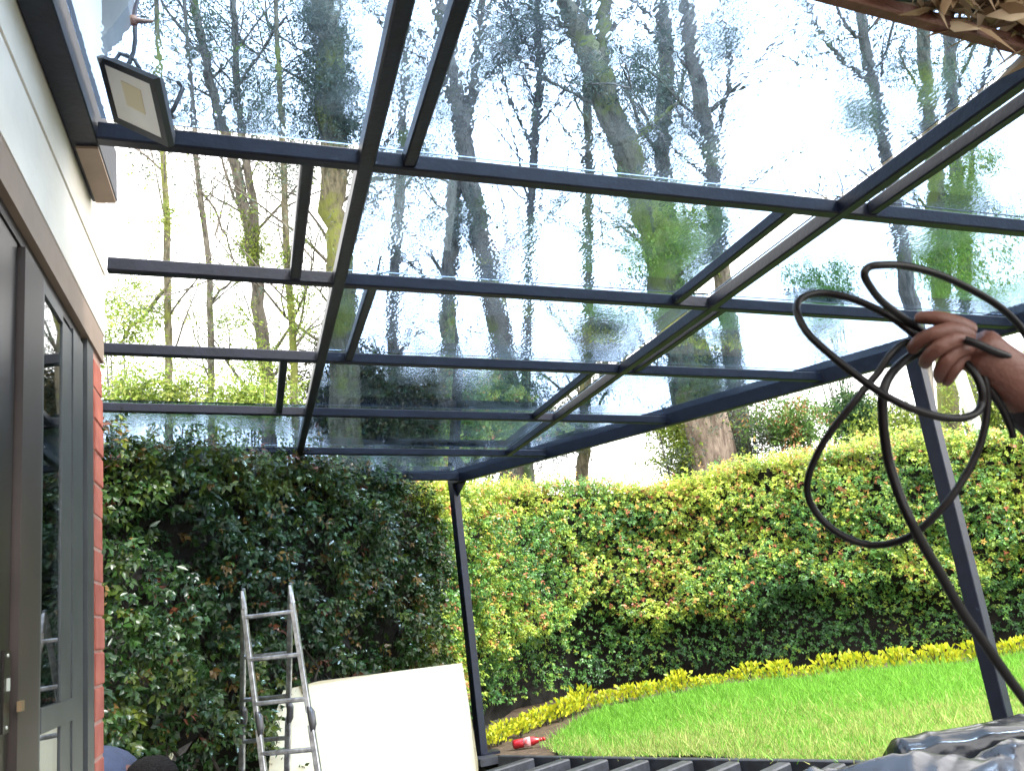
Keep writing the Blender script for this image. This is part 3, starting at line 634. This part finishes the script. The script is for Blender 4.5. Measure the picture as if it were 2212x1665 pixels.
tree('forked grey tree whose two stems join below the first beam', 15, [[(395, -120, 14), (430, 60, 18), (462, 210, 20), (500, 330, 22), (525, 430, 24), (545, 540, 26), (560, 660, 28), (575, 800, 30), (582, 900, 32)], [(500, -60, 14), (508, 90, 15), (516, 220, 16), (530, 340, 17), (548, 450, 18), (550, 560, 20)]], M['bark1'], 26, 500, GREY, [(545, 520, 25, 250, YG), (420, 90, 90, 250, GREY), (380, 230, 70, 250, GREY)], limbs=[[(470, 250, 9), (560, 120, 7), (620, 30, 5)], [(440, 120, 9), (360, 20, 6), (330, -60, 4)]])
tree('slender mossy tree with tufts just left of rafter', 14.5, [[(590, -150, 9), (600, 120, 11), (612, 350, 14), (620, 540, 15), (630, 700, 16), (638, 890, 18)]], M['bark2'], 12, 140, YG, [(622, 540, 14, 90, YG), (655, 650, 40, 120, YG), (560, 800, 70, 200, YG)])
tree('thick ivy covered trunk with yellow moss behind the first rafter', 15, [[(655, -220, 52), (690, -40, 58), (712, 160, 62), (720, 350, 58), (726, 480, 55), (738, 640, 60), (745, 900, 70)]], M['bark2'], 34, 1100, GREY, [(700, 30, 45, 800, GREY), (710, 170, 45, 900, GREY), (725, 265, 40, 500, GREY), (590, 170, 110, 350, GREY), (640, 250, 100, 450, GREY)], bl=(1, 3))
tree('pale thin grey trunk behind the second glazing row', 18, [[(885, -200, 12), (872, 150, 16), (862, 420, 22), (852, 640, 24), (846, 950, 28)]], M['bark1'], 12, 350, GREY, [(900, 330, 60, 400, GREY)], bl=(1.5, 3))
tree('twin stemmed grey tree rising right of the first rafter', 15.5, [[(925, -200, 22), (955, 40, 28), (985, 200, 34), (1003, 330, 40), (1030, 470, 44), (1055, 600, 48), (1085, 740, 52), (1105, 950, 60)], [(1050, -120, 14), (1035, 80, 18), (1015, 220, 22), (1003, 330, 26)], [(985, 380, 30), (972, 560, 34), (968, 740, 38), (966, 950, 42)]], M['bark1'], 18, 600, GREY, [(930, 150, 80, 200, GREY), (1000, 480, 60, 200, GREY)], limbs=[[(1010, 230, 9), (1065, 150, 7), (1110, 60, 5)]])
tree('straight dark slim tree between twin stemmed tree and mossy trunk', 14, [[(1165, -200, 12), (1164, 40, 15), (1165, 200, 18), (1152, 340, 17), (1145, 560, 18), (1138, 760, 20), (1130, 930, 22)]], M['bark4'], 10, 250, GREY, [(1130, 60, 60, 450, GREY), (1110, 850, 60, 700, GREY)], limbs=[[(1150, 330, 8), (1105, 220, 7), (1075, 120, 5)], [(1155, 300, 7), (1215, 200, 5), (1265, 130, 4)], [(1160, 150, 8), (1120, 60, 6), (1070, -30, 4)]])
tree('thin tree with green moss left of the great leaning trunk', 15, [[(1262, -150, 13), (1268, 200, 18), (1272, 420, 22), (1270, 700, 24), (1262, 940, 26), (1258, 1030, 28)]], M['bark2'], 9, 250, GREY, [(1240, 900, 50, 500, GREY), (1300, 700, 60, 500, GREY)], limbs=[[(1272, 720, 9), (1330, 690, 7), (1420, 640, 5)]])
tree('great mossy trunk leaning left, brown barked at its foot', 14, [[(1165, -160, 34), (1222, 20, 42), (1285, 140, 56), (1330, 280, 58), (1385, 420, 66), (1435, 580, 76), (1475, 720, 86), (1512, 860, 98), (1540, 1000, 110)], [(1312, -160, 22), (1305, 0, 26), (1300, 110, 32), (1310, 200, 40)]], M['bark2'], 18, 600, GREY, [(1240, 90, 70, 250, GREY), (1380, 160, 70, 250, GREY), (1440, 520, 55, 900, YG), (1500, 790, 80, 900, GREY)], bl=(1.2, 3.2), limbs=[[(1290, 150, 16), (1220, 60, 12), (1130, 10, 8)], [(1350, 330, 14), (1420, 260, 10), (1480, 210, 6)]])
MB().tube([at(1505, 840, 13.93), at(1530, 940, 13.9), at(1548, 1030, 13.88), at(1560, 1150, 13.86)], [.36, .38, .41, .45], 14).build('trunk_foot', M['bark3'], bpy.data.objects[[o.name for o in bpy.data.objects if o.name.startswith('tree')][-1]], True)
tree('grey green tree with forking top behind the great trunk', 16, [[(1415, -180, 24), (1432, 10, 30), (1440, 160, 34), (1432, 330, 34), (1440, 470, 38), (1452, 620, 40), (1470, 800, 46)]], M['bark1'], 14, 450, GREY, [(1430, 220, 40, 220, GREY), (1490, 60, 60, 160, GREY)], limbs=[[(1435, 350, 12), (1390, 280, 9), (1350, 180, 6)], [(1440, 240, 9), (1480, 160, 7), (1500, 60, 4)]])
tree('tall curved tree with dark side branch beside the open sky', 14.5, [[(1462, -160, 26), (1478, 0, 32), (1500, 140, 34), (1522, 260, 34), (1537, 340, 32), (1545, 460, 34), (1562, 620, 38), (1585, 780, 44), (1605, 1000, 52)]], M['bark1'], 10, 260, GREY, [(1570, 90, 40, 120, GREY), (1540, 480, 40, 260, GREY), (1600, 940, 50, 500, GREY)], limbs=[[(1545, 335, 10), (1562, 240, 10), (1576, 150, 9), (1568, 80, 8), (1555, -40, 6)]])
tree('bent bare tree with arching forks left of edge beam', 13.5, [[(1840, -140, 16), (1855, 10, 20), (1872, 100, 22), (1890, 210, 26), (1905, 300, 28), (1918, 350, 27), (1938, 470, 30), (1962, 620, 34), (1990, 780, 38), (2010, 980, 42)]], M['bark1'], 4, 260, GREY, [(1860, 260, 40, 160, GREY)], limbs=[[(1892, 190, 10), (1860, 165, 9), (1800, 110, 8), (1768, 60, 7), (1735, -10, 6)], [(1868, 90, 8), (1830, 60, 7), (1795, -10, 6)], [(1905, 170, 7), (1920, 90, 6), (1935, 10, 5)]], lvl=1, bl=(.8, 1.8))
tree('upright tree with yellow moss behind thatch edge', 15, [[(1978, -160, 24), (1992, 30, 27), (2000, 170, 28), (2010, 290, 32), (2022, 420, 34), (2032, 560, 38), (2050, 900, 44)]], M['bark2'], 8, 400, GREY, [(2060, 390, 45, 420, YG), (2040, 520, 55, 700, YG), (2120, 600, 60, 400, YG)], limbs=[[(2000, 250, 8), (1975, 180, 6), (1940, 110, 5)]], bl=(.8, 2))
tree('grey tree closely beside a mossy one under the thatch edge', 16, [[(2042, -160, 20), (2052, 60, 23), (2056, 220, 24), (2066, 380, 26), (2080, 560, 28), (2095, 900, 32)]], M['bark1'], 8, 360, GREY, [(2100, 470, 50, 300, GREY)], limbs=[[(2058, 200, 8), (2090, 130, 7), (2120, 60, 5)]], bl=(.8, 2))
tree('rightmost thin leaning tree at the end of thatch edge', 15.5, [[(2160, -100, 8), (2145, 90, 10), (2110, 240, 11), (2095, 420, 12), (2085, 900, 16)]], M['bark4'], 5, 160, GREY, bl=(.6, 1.6))
# bushes and small trees that show just above the hedge
def bush(name, label, cx_, cy_, dep, rx, ry, n, tint, lw=(.07, .026)):
    b0 = at(cx_, cy_+ry, dep); root = thing(name, (b0[0], b0[1], -.1), label, name.replace('_', ' '))
    k = dep/F; cl = max(10, n//30); c = at(cx_, cy_, dep)+(rng.normal(0, .45, (cl, 1))*_r*rx+rng.normal(0, .45, (cl, 1))*_d*ry)*k+rng.normal(0, 1, (cl, 1))*_w*rx*k*.35
    v = strands(c, n, .16*max(.5, rx*k), .4, tint, lw=lw, per=8); mesh_np('foliage', v[0], v[1], M['tleaf'], root, v[2])
    m = MB()
    for q in c[::4]: m.tube([(b0[0], b0[1], -.1), (b0[0]*.6+q[0]*.4, b0[1]*.6+q[1]*.4, q[2]*.5), q], [.035, .022, .008], 5)
    m.build('stem', M['bark4'], root, True)
OR = ([(.42, .17, .05), (.30, .22, .05), (.20, .24, .04), (.36, .1, .05)], [2, 2, 2, 1])
DG = ([(.035, .085, .03), (.05, .12, .04), (.09, .15, .04)], [3, 3, 2])
bush('shrub', 'light green shrub beyond the hedge, lowest in the unglazed strip', 320, 850, 12, 110, 55, 600, YG)
bush('shrub', 'bright lime shrub beyond the hedge near the first rafter', 530, 860, 12.5, 100, 40, 800, YG)
bush('shrub', 'pale green small tree beyond the hedge beside the brick pier', 265, 700, 13, 50, 80, 220, YG)
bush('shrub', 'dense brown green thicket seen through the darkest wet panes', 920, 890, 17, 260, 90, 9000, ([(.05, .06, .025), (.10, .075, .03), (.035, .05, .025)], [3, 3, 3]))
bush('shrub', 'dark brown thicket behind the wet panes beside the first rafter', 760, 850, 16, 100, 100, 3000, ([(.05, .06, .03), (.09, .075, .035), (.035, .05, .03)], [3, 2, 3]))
bush('shrub', 'green bush with red tips right of the great trunk', 1720, 920, 14, 85, 55, 900, ([(.10, .20, .05), (.15, .26, .06), (.34, .18, .08)], [4, 3, 1.5]))
bush('shrub', 'dark green shrub below edge beam, close left of the right pergola post', 1830, 900, 14.5, 60, 60, 1200, DG)
bush('shrub', 'yellow green shrub beyond hedge between two right posts', 1960, 940, 13.5, 90, 50, 1300, YG)
bush('shrub', 'olive shrub at the far right above the hedge', 2170, 860, 14, 80, 110, 1700, YG)
bush('shrub', 'loose green shrub left of the great trunk foot', 1470, 960, 14, 50, 70, 800, YG)
bush('conifer', 'small dark conifer seen through the glass beside the outer rafter', 1775, 640, 22, 60, 70, 1300, DG)
# white post far behind the right post
wp = thing('white_post', np.append(at(2140, 990, 12.5)[:2], -.1), 'white slatted post standing beyond the hedge at right', 'post')
pt, pb_ = at(2070, 800, 12.5), at(2128, 985, 12.5)
MB().bar(pt, np.array([pb_[0], pb_[1], -.1])*1.0 if False else pb_, .17, .1, up=(0, 1, 0)).bar(pb_, (pb_[0]+.0, pb_[1], -.1), .17, .1, up=(0, 1, 0)).build('shaft', M['whitepost'], wp)
m = MB()
for k in range(7):
    c = pt+(pb_-pt)*(.72+.045*k); m.bar(c-np.array([.0, .075, 0])-_r*.13, c-np.array([0, .075, 0])+_r*.22, .02, .035)
m.build('slat', M['greyslat'], wp)
# ------------------------------------------------------------------ ladder
lad = thing('ladder', (.2, 5.1, -.1), 'worn silver folding aluminium ladder standing open before the hedge', 'ladder')
def toground(p, q, dep, z=-.1):
    p = np.array(p, float); q = np.array(q, float)
    for t in np.linspace(1, 3, 400):
        c = p+(q-p)*t; P = at(c[0], c[1], dep)
        if P[2] < z: return P
    return P
dt, dfn, dbk = 5.35, 4.75, 5.75
tl, tr_ = at(522, 1276, dt), at(625, 1264, dt-.06)
Ls = dict(fl=(tl, toground((524, 1274), (566, 1625), dfn+.05)), fr=(tr_, toground((626, 1264), (684, 1640), dfn-.05)),
          bl=(tl-_r*.006+_w*.06, toground((519, 1278), (520, 1664), dbk+.05)), br=(tr_-_r*.006+_w*.06, toground((622, 1271), (618.5, 1664), dbk-.05)))
rd_ = unit(tr_-tl)
for k, (a, c) in Ls.items():
    d = unit(c-a); mid = a+(c-a)*.44; kn = a+(c-a)*.48; bend = np.array([0, 0, 0])
    m = MB().bar(a+d*.10, mid, .026, .032, up=tuple(rd_), ch=.15).bar(kn, c, .030, .036, up=tuple(rd_), ch=.15)
    m.add([], []); m.tube([a-d*.0, a+d*.05, a+d*.11], [.010, .017, .02], 8)
    rail = m.build('rail', M['ladder'], lad)
    MB().tube([mid-d*.035, mid+d*.0+rd_*.012, kn+rd_*.012, kn+d*.045], [.014, .023, .023, .015], 8).build('hinge', M['hinge'], rail, True)
def rung(a, b_, t):
    p = a[0]+(a[1]-a[0])*t; q = b_[0]+(b_[1]-b_[0])*t; MB().bar(p, q, .03, .026, ch=.25).build('rung', M['ladder'], lad)
for t in (.095, .245, .395, .56, .72, .88): rung(Ls['fl'], Ls['fr'], t)
for t in (.245, .40, .555, .71, .87): rung(Ls['bl'], Ls['br'], t)
# ------------------------------------------------------------------ cream board leaning on the hedge
bd = [at(570, 1760, 5.75), at(1038, 1745, 6.05), at(1032, 1640, 6.2), at(1013, 1520, 6.45), at(998, 1431, 6.62), at(850, 1450, 6.5), at(690, 1470, 6.35), at(612, 1490, 6.28), at(592, 1550, 6.15)]
nb = unit(np.cross(bd[1]-bd[0], bd[4]-bd[0])); nb = nb if np.dot(nb, bd[0]-O) > 0 else -nb
me = MB().prism(bd, nb*.012)
tag(me.build('board', M['board'], None), 'large cream coloured board leaning against hedge foot behind the ladder', 'board')
# ------------------------------------------------------------------ deck frame beside the lawn
dk = thing('deck_frame', (2.3, 7.2, -.1), 'dark unfloored deck frame of joists along lawn edge', 'deck frame')
MB().bar((2.02, 8.02, -.035), (5.2, 3.2, -.035), .06, .11).build('edge_joist', M['wood'], dk)
MB().bar((1.95, 8.1, -.03), (1.9, 8.45, -.03), .2, .06).build('corner_block', M['wood'], dk)
ev = unit(np.array([3.18, -4.82, 0])); 
for k in range(9):
    p = np.array([2.06, 7.92, -.03])+ev*(.30+.385*k)+np.array([-.04, -.02, 0]); q = p+unit(np.array([-.46, -.26, 0]))*2.0; 
    MB().bar(p, q, .10, .09).build('joist', M['wood'], dk)
# bottle lying on the soil
bp = atZ(1122, 1612, .03); be = atZ(1186, 1602, .05); ax = unit(be-bp); bp = np.array([2.22, 8.30, .045]); ax = unit(np.array([.93, -.25, .05]))
bt = thing('bottle', bp, 'red plastic drink bottle lying on soil by the deck corner', 'bottle')
MB().lathe(bp, ax, [(h_*1.15, r_*1.15) for h_, r_ in [(0, .012), (.004, .03), (.02, .036), (.08, .036), (.1, .034), (.15, .036), (.175, .034), (.21, .02), (.235, .0135), (.25, .0135)]], 16).build('bottle_body', M['bottle'], bt, True)
MB().lathe(bp+ax*.105, ax, [(0, .042), (.066, .0425)], 16).build('bottle_label', M['blabel'], bt, True)
MB().lathe(bp+ax*.287, ax, [(0, .0178), (.024, .0178)], 12).build('bottle_cap', M['cap'], bt, True)
# ------------------------------------------------------------------ plastic sheets in the corner
def crumple(name, label, P00, U, prof, nu, nv, amp, m, seed):
    # sheet that follows a folded profile; folds from summed ridged waves
    pr = cr(np.array(prof, float), max(2, nv//(len(prof)-1))); U = np.array(U, float); L_ = np.linalg.norm(U); u = U/L_; fwd = np.array([u[1], -u[0], 0])
    V = np.array([[np.array(P00)+u*(L_*a)+fwd*(-p[0])+np.array([0, 0, p[1]]) for a in np.linspace(0, 1, nu)] for p in pr]); R_, C_ = V.shape[:2]
    fa = np.clip(np.linspace(0, 1, nu)/.05, 0, 1)**.5; V[:, :, 2] = -.1+(V[:, :, 2]+.1)*(.02+.98*fa)[None]
    Q = V.reshape(-1, 3); r = np.random.default_rng(seed); dsp = np.zeros(len(Q)); dv = np.zeros((len(Q), 3))
    for i in range(9):
        k = unit(r.normal(size=3))*r.uniform(5, 26); ph = r.uniform(0, 6.28); wv_ = (1-np.abs(np.sin(Q@k+ph+.6*np.sin(Q@(k[::-1]*.4)))))**2
        dv += np.outer(wv_*amp*8/np.linalg.norm(k), unit(r.normal(size=3)*[.7, .7, 1]))
    Q = Q+dv; Fq = [(a*C_+b_, a*C_+b_+1, (a+1)*C_+b_+1, (a+1)*C_+b_) for a in range(R_-1) for b_ in range(C_-1)]
    o = mesh_np(name, Q, Fq, m, None, smooth=True); md = o.modifiers.new('s', 'SOLIDIFY'); md.thickness = .004
    return tag(o, label, 'tarpaulin')
crumple('tarpaulin', 'black plastic tarpaulin draped over a pile beside the right post', (2.58, 3.42, -.1), (1.9, -.42, 0), [(-.06, 0), (-.01, .25), (.02, .55), (.05, .615), (.12, .63), (.24, .60), (.32, .43), (.36, .0)], 90, 70, .022, M['tarp'], 5)
crumple('plastic_sheet', 'crumpled grey shiny plastic sheet heaped in front of black tarpaulin', (1.78, 3.12, -.1), (2.5, -.55, 0), [(-.5, 0), (-.3, .25), (-.1, .48), (.05, .595), (.14, .60), (.2, .50), (.24, .3)], 110, 60, .035, M['tarpg'], 9)
# ------------------------------------------------------------------ people
def skin(name, J, E, m, parent, root=0, sub=2, loc=None):
    # J: list of (point, radius or (rx, ry)); E: edges.  A Skin modifier grows one continuous surface
    me = bpy.data.meshes.new(name); me.from_pydata([tuple(map(float, p)) for p, _ in J], E, [])
    o = bpy.data.objects.new(name, me); COL.objects.link(o); o.modifiers.new('k', 'SKIN')
    me.skin_vertices  # created with the modifier
    if not me.skin_vertices:
        bpy.context.view_layer.objects.active = o; bpy.ops.mesh.customdata_skin_add()
    for i, (_, r) in enumerate(J):
        sv = me.skin_vertices[0].data[i]; sv.radius = (r, r) if np.isscalar(r) else r; sv.use_root = (i == root)
    s = o.modifiers.new('s', 'SUBSURF'); s.levels = s.render_levels = sub
    dg = bpy.context.evaluated_depsgraph_get(); dg.update(); nm = bpy.data.meshes.new_from_object(o.evaluated_get(dg)); bpy.data.objects.remove(o)
    nm.materials.clear()
    return link(name, nm, m, parent, True)
def ball(m, c, r, sc=(1, 1, 1), n=14):
    c = np.array(c); V = []; 
    for i in range(n+1):
        th_ = math.pi*i/n
        for j in range(n*2):
            ph = math.pi*j/n; V.append(c+np.array([math.sin(th_)*math.cos(ph)*sc[0], math.sin(th_)*math.sin(ph)*sc[1], math.cos(th_)*sc[2]])*r)
    k = n*2; m.add(V, [(i*k+j, i*k+(j+1) % k, (i+1)*k+(j+1) % k, (i+1)*k+j) for i in range(n) for j in range(k)])
def head(parent, c, f, u, m, hr=.105):
    # face on the front (f), crown up (u)
    f = unit(np.array(f, float)); u = unit(np.array(u, float)-f*np.dot(u, f)); s = np.cross(f, u)
    n = 24; V = []
    for i in range(n+1):
        t = math.pi*i/n
        for j in range(2*n):
            p = math.pi*j/n; a, b_, z_ = math.sin(t)*math.cos(p), math.sin(t)*math.sin(p), math.cos(t)
            fx = a*(.95 if a > 0 else 1.0); wd = b_*.76*(1-.28*max(0, -z_)**1.5); zz = z_*1.12
            if a > 0:
                fx += .22*math.exp(-((b_/.14)**2+((z_+.12)/.16)**2))+.07*math.exp(-((b_/.25)**2+((z_+.52)/.1)**2))+.10*math.exp(-((b_/.28)**2+((z_+.82)/.14)**2))-.09*math.exp(-(((abs(b_)-.3)/.14)**2+((z_-.06)/.1)**2))+.05*math.exp(-((b_/.5)**2+((z_-.25)/.1)**2))
            V.append(np.array(c)+(f*fx+s*wd+u*zz)*hr)
    k = 2*n; mb = MB().add(V, [(i*k+j, i*k+(j+1) % k, (i+1)*k+(j+1) % k, (i+1)*k+j) for i in range(n) for j in range(k)])
    for sg in (-1, 1): ball(mb, np.array(c)+s*sg*hr*.78-f*hr*.05-u*hr*.05, hr*.2, (.5+.3*abs(f[0]), .5+.3*abs(f[1]), 1.2), 8)
    h = mb.build('head', m, parent, True)
    e = MB(); ir = MB()
    for sg in (-1, 1):
        ec = np.array(c)+(f*.80+s*sg*.29+u*.06)*hr; ball(e, ec, hr*.12, n=8); ball(ir, ec+f*hr*.075, hr*.062, n=6)
    e.build('eye', M['eye'], h, True); ir.build('iris', M['iris'], h, True)
    hb = MB(); V = []
    for i in range(15):
        t = math.pi*.56*i/14
        for j in range(32):
            p = 2*math.pi*j/32; a, b_, z_ = math.sin(t)*math.cos(p), math.sin(t)*math.sin(p), math.cos(t)
            q = max(0, a); V.append(np.array(c)+(f*(a*1.06-.06-.12*q*(z_ < .5))+s*b_*.83+u*(z_*1.19+.34*q*(1-z_)))*hr*(1+.02*math.sin(9*p+i)))
    hb.add(V, [(i*32+j, i*32+(j+1) % 32, (i+1)*32+(j+1) % 32, (i+1)*32+j) for i in range(14) for j in range(32)]+[tuple(range(14*32, 15*32))]); hb.build('hair', M['hair'], parent, True)
    return h
def finger(J, pts, rad, E, root):
    for p, r in zip(pts, rad):
        J.append((p, r)); E.append((root, len(J)-1)); root = len(J)-1
# -- worker bending low behind the brick pier
b0 = np.array([-.83, 4.25, 0])
wk = thing('person', (-.80, 4.25, -.1), 'person in navy T-shirt bending low beside the brick pier', 'person')
V3 = lambda x, y, z: b0+np.array([x, y, z])
J = [(V3(-.12, 0, .66), .11), (V3(0, -.01, .77), .10), (V3(.15, -.02, .83), .105), (V3(.27, -.02, .79), .075), (V3(.31, -.04, .775), .055), (V3(.345, -.06, .76), .055)]
E_ = [(0, 1), (1, 2), (2, 3), (3, 4), (4, 5)]
for sg in (-1, 1):
    k = len(J); J += [(V3(-.1, sg*.1, .62), .10), (V3(.14, sg*.19, .34), .068), (V3(-.06, sg*.17, .0), .045), (V3(-.06, sg*.17, -.06), .042), (V3(.09, sg*.19, -.075), .03)]; E_ += [(0, k), (k, k+1), (k+1, k+2), (k+2, k+3), (k+3, k+4)]
    k = len(J); J += [(V3(.22, sg*.19, .77), .055), (V3(.30, sg*.24, .52), .045), (V3(.42, sg*.16, .33), .03), (V3(.46, sg*.13, .27), .034)]; E_ += [(3, k), (k, k+1), (k+1, k+2), (k+2, k+3)]
    for q in range(4): finger(J, [V3(.475+.012*q, sg*(.10+.02*q), .22), V3(.485+.012*q, sg*(.09+.02*q), .185), V3(.475+.012*q, sg*(.085+.02*q), .155)], [.010, .009, .008], E_, k+3)
    finger(J, [V3(.43, sg*.09, .25), V3(.425, sg*.07, .215)], [.011, .009], E_, k+3)
skin('body', J, E_, M['skin'], wk)
head(wk, V3(.37, -.07, .755), (.55, 0, -.83), (.83, 0, .55), M['skin'])
T_ = [(V3(-.14, 0, .66), .15), (V3(0, -.01, .785), .135), (V3(.15, -.02, .85), .135), (V3(.26, -.02, .81), .105)]; Et = [(0, 1), (1, 2), (2, 3)]
for sg in (-1, 1): k = len(T_); T_ += [(V3(.22, sg*.19, .78), .082), (V3(.265, sg*.225, .62), .072)]; Et += [(3, k), (k, k+1)]
skin('shirt', T_, Et, M['navy'], wk)
T_ = [(V3(-.15, 0, .62), .15)]; Et = []
for sg in (-1, 1): k = len(T_); T_ += [(V3(-.1, sg*.1, .61), .118), (V3(.14, sg*.19, .34), .085), (V3(-.06, sg*.17, .02), .065)]; Et += [(0, k), (k, k+1), (k+1, k+2)]
skin('trousers', T_, Et, M['jeans'], wk)
# -- person just outside the frame whose hand holds the coil
K6 = lambda x, y, dd=0: at(1589.8+x*.2906, 518.4+y*.2906, 1.05+dd)
sh = at(3080, 830, .99); hipc = np.array([sh[0]+.06, sh[1]+.20, .92])
pn = thing('person', (hipc[0], hipc[1], -.1), 'person whose outstretched hand holds a coiled black hose', 'person')
el = at(2430, 985, 1.02)
spine = [hipc, hipc+[0, 0, .2], hipc+[-.01, 0, .38], np.array([sh[0]+.05, sh[1]+.20, sh[2]-.02]), np.array([sh[0]+.05, sh[1]+.20, sh[2]+.09]), np.array([sh[0]+.03, sh[1]+.20, sh[2]+.16])]
J = list(zip(spine, [.135, .125, .14, .10, .055, .06])); E_ = [(i, i+1) for i in range(5)]
for sg in (-1, 1):
    k = len(J); J += [(hipc+[0, sg*.1, -.08], .10), (hipc+[-.02, sg*.11, -.46], .066), (hipc+[.02, sg*.12, -.88], .042), (hipc+[.02, sg*.12, -.96], .042), (hipc+[-.14, sg*.13, -.985], .03)]; E_ += [(0, k), (k, k+1), (k+1, k+2), (k+2, k+3), (k+3, k+4)]
k = len(J); rs = spine[3]+[0, .2, -.02]; J += [(rs, .068), (rs+[.02, .06, -.29], .045), (rs+[-.06, .04, -.53], .03), (rs+[-.08, .03, -.59], .034)]; E_ += [(3, k), (k, k+1), (k+1, k+2), (k+2, k+3)]
for q in range(4): finger(J, [rs+[-.075-.012*q, .03, -.66], rs+[-.07-.01*q, .02, -.70], rs+[-.06-.01*q, .0, -.72]], [.010, .009, .008], E_, k+3)
finger(J, [rs+[-.1, 0, -.62], rs+[-.1, -.01, -.66]], [.011, .009], E_, k+3)
k = len(J)
J += [(sh, .068), (el, .046), (K6(2180, 1120, .01), .040), (K6(1965, 945), .029), (K6(1840, 850), (.031, .030)), (K6(1725, 770), (.034, .034))]
E_ += [(3, k), (k, k+1), (k+1, k+2), (k+2, k+3), (k+3, k+4), (k+4, k+5)]; pl = k+4; kn = k+5
skin('body', J, E_, M['skin'], pn, sub=2)
# fingers: each its own tapered chain rooted inside the palm
FG = [([(1770, 690, 0), (1640, 625, -.006), (1500, 578, .0), (1390, 572, .012), (1330, 585, .022)], [.0125, .0115, .0098, .0088, .0074]),
      ([(1760, 730, 0), (1610, 668, -.014), (1460, 700, -.012), (1350, 760, .004), (1300, 830, .02)], [.0125, .0118, .0104, .0094, .008]),
      ([(1770, 790, 0), (1630, 735, -.018), (1500, 800, -.018), (1420, 880, -.002), (1400, 930, .016)], [.0125, .0118, .0104, .0094, .008]),
      ([(1775, 850, 0), (1670, 800, -.014), (1560, 900, -.016), (1510, 990, -.002), (1520, 1040, .014)], [.012, .0112, .0098, .0088, .0076]),
      ([(1800, 880, 0), (1710, 850, -.008), (1620, 960, -.01), (1570, 1040, .0), (1560, 1065, .012)], [.0115, .010, .0088, .0078, .0066])]
for pts, rad in FG:
    J2 = [(K6(a, b_, c_), r_) for (a, b_, c_), r_ in zip(pts, rad)]; skin('finger', J2, [(i, i+1) for i in range(4)], M['skin'], pn)
head(pn, spine[5]+np.array([-.02, 0, .10]), (-1, -.15, .12), (0, 0, 1), M['skin'])
T_ = list(zip([hipc+[0, 0, -.04]]+spine[1:4], [.148, .142, .155, .112])); Et = [(0, 1), (1, 2), (2, 3)]
k = len(T_); T_ += [(rs, .082), (rs+[.02, .06, -.27], .062)]; Et += [(3, k), (k, k+1)]
k = len(T_); T_ += [(sh, .082), (el, .062), (K6(2260, 1185, .01), .052), (K6(2160, 1090, .01), .045)]; Et += [(3, k), (k, k+1), (k+1, k+2), (k+2, k+3)]
skin('shirt', T_, Et, M['darkcloth'], pn)
T_ = [(hipc+[0, 0, .02], .145)]; Et = []
for sg in (-1, 1): k = len(T_); T_ += [(hipc+[0, sg*.1, -.09], .115), (hipc+[-.02, sg*.11, -.46], .085), (hipc+[.02, sg*.12, -.93], .065)]; Et += [(0, k), (k, k+1), (k+1, k+2)]
skin('trousers', T_, Et, M['jeans'], pn)
# ------------------------------------------------------------------ hose held in the hand
def strand(pts, r): 
    P = [K6(*p) for p in pts]; return cr(np.array(P), 10), r
Dp = lambda x, y: ((x-1589.8)/.2906, (y-518.4)/.2906)
ST_ = [
    strand([(1600, 800, .03), (1450, 720, .03), (1330, 640, .02), (1100, 470, .0), (1000, 350, -.01), (955, 260, -.02), (985, 205, -.02), (1070, 187, -.02), (1250, 192, .0), (1500, 255, .03), (1750, 370, .06), (1950, 490, .08), (2100, 630, .09), (2200, 790, .09), (2220, 880, .06), (2130, 895, .0), (1950, 840, -.03), (1800, 775, -.035), (1700, 740, -.03)], .0048),
    strand([(1600, 780, .03), (1450, 740, .03), (1330, 700, .02), (1150, 570, .03), (950, 470, .05), (800, 420, .06), (640, 395, .07), (520, 415, .06), (455, 475, .05), (460, 560, .03), (540, 700, .01), (700, 850, -.01), (900, 1010, -.03), (1100, 1150, -.05), (1300, 1250, -.06), (1500, 1310, -.06), (1650, 1325, -.05), (1770, 1295, -.04), (1825, 1220, -.03), (1825, 1110, -.03), (1780, 1000, -.025), (1700, 900, -.01), (1640, 830, .02)], .0048),
    strand([(1560, 820, .03), (1400, 790, .035), (1270, 760, .03), (1150, 850, .02), (1060, 980, .02), (960, 1100, .02), (850, 1240, .02), (700, 1430, .03), (600, 1600, .04), (535, 1780, .05), (545, 1930, .06), (640, 2080, .06), (800, 2200, .05), (1000, 2265, .04), (1200, 2240, .02), (1370, 2150, .0), (1560, 1960, -.01), (1700, 1760, -.01), (1800, 1560, -.01), (1850, 1380, -.01), (1868, 1200, -.01), (1850, 1040, -.01), (1790, 900, .0), (1700, 800, .02)], .0046),
    strand([(1500, 830, .035), (1380, 830, .035), (1260, 890, .03), (1150, 1000, .01), (1095, 1130, .0), (1090, 1300, .0), (1110, 1500, .0), (1140, 1665, .0), (1215, 1900, -.01), (1300, 2090, -.02), (1400, 2280, -.02), (1520, 2480, -.02), (1680, 2760, -.02), (1850, 3000, -.02), (2040, 3270, -.02), (2250, 3560, -.02), (2600, 4100, .0)], .0060),
    strand([(1720, 860, .03), (1800, 980, .02), (1880, 1100, .0), (1980, 1250, .0), (2040, 1390, .0), (2062, 1470, .0)], .008)]
m = MB()
for P, r in ST_: m.tube(P, [r]*len(P) if r != .008 else list(np.linspace(.0065, .004, len(P))), 12)
tag(m.build('hose', M['hose'], None, True), 'thick black hose coiled in loops hanging from the raised hand', 'hose')
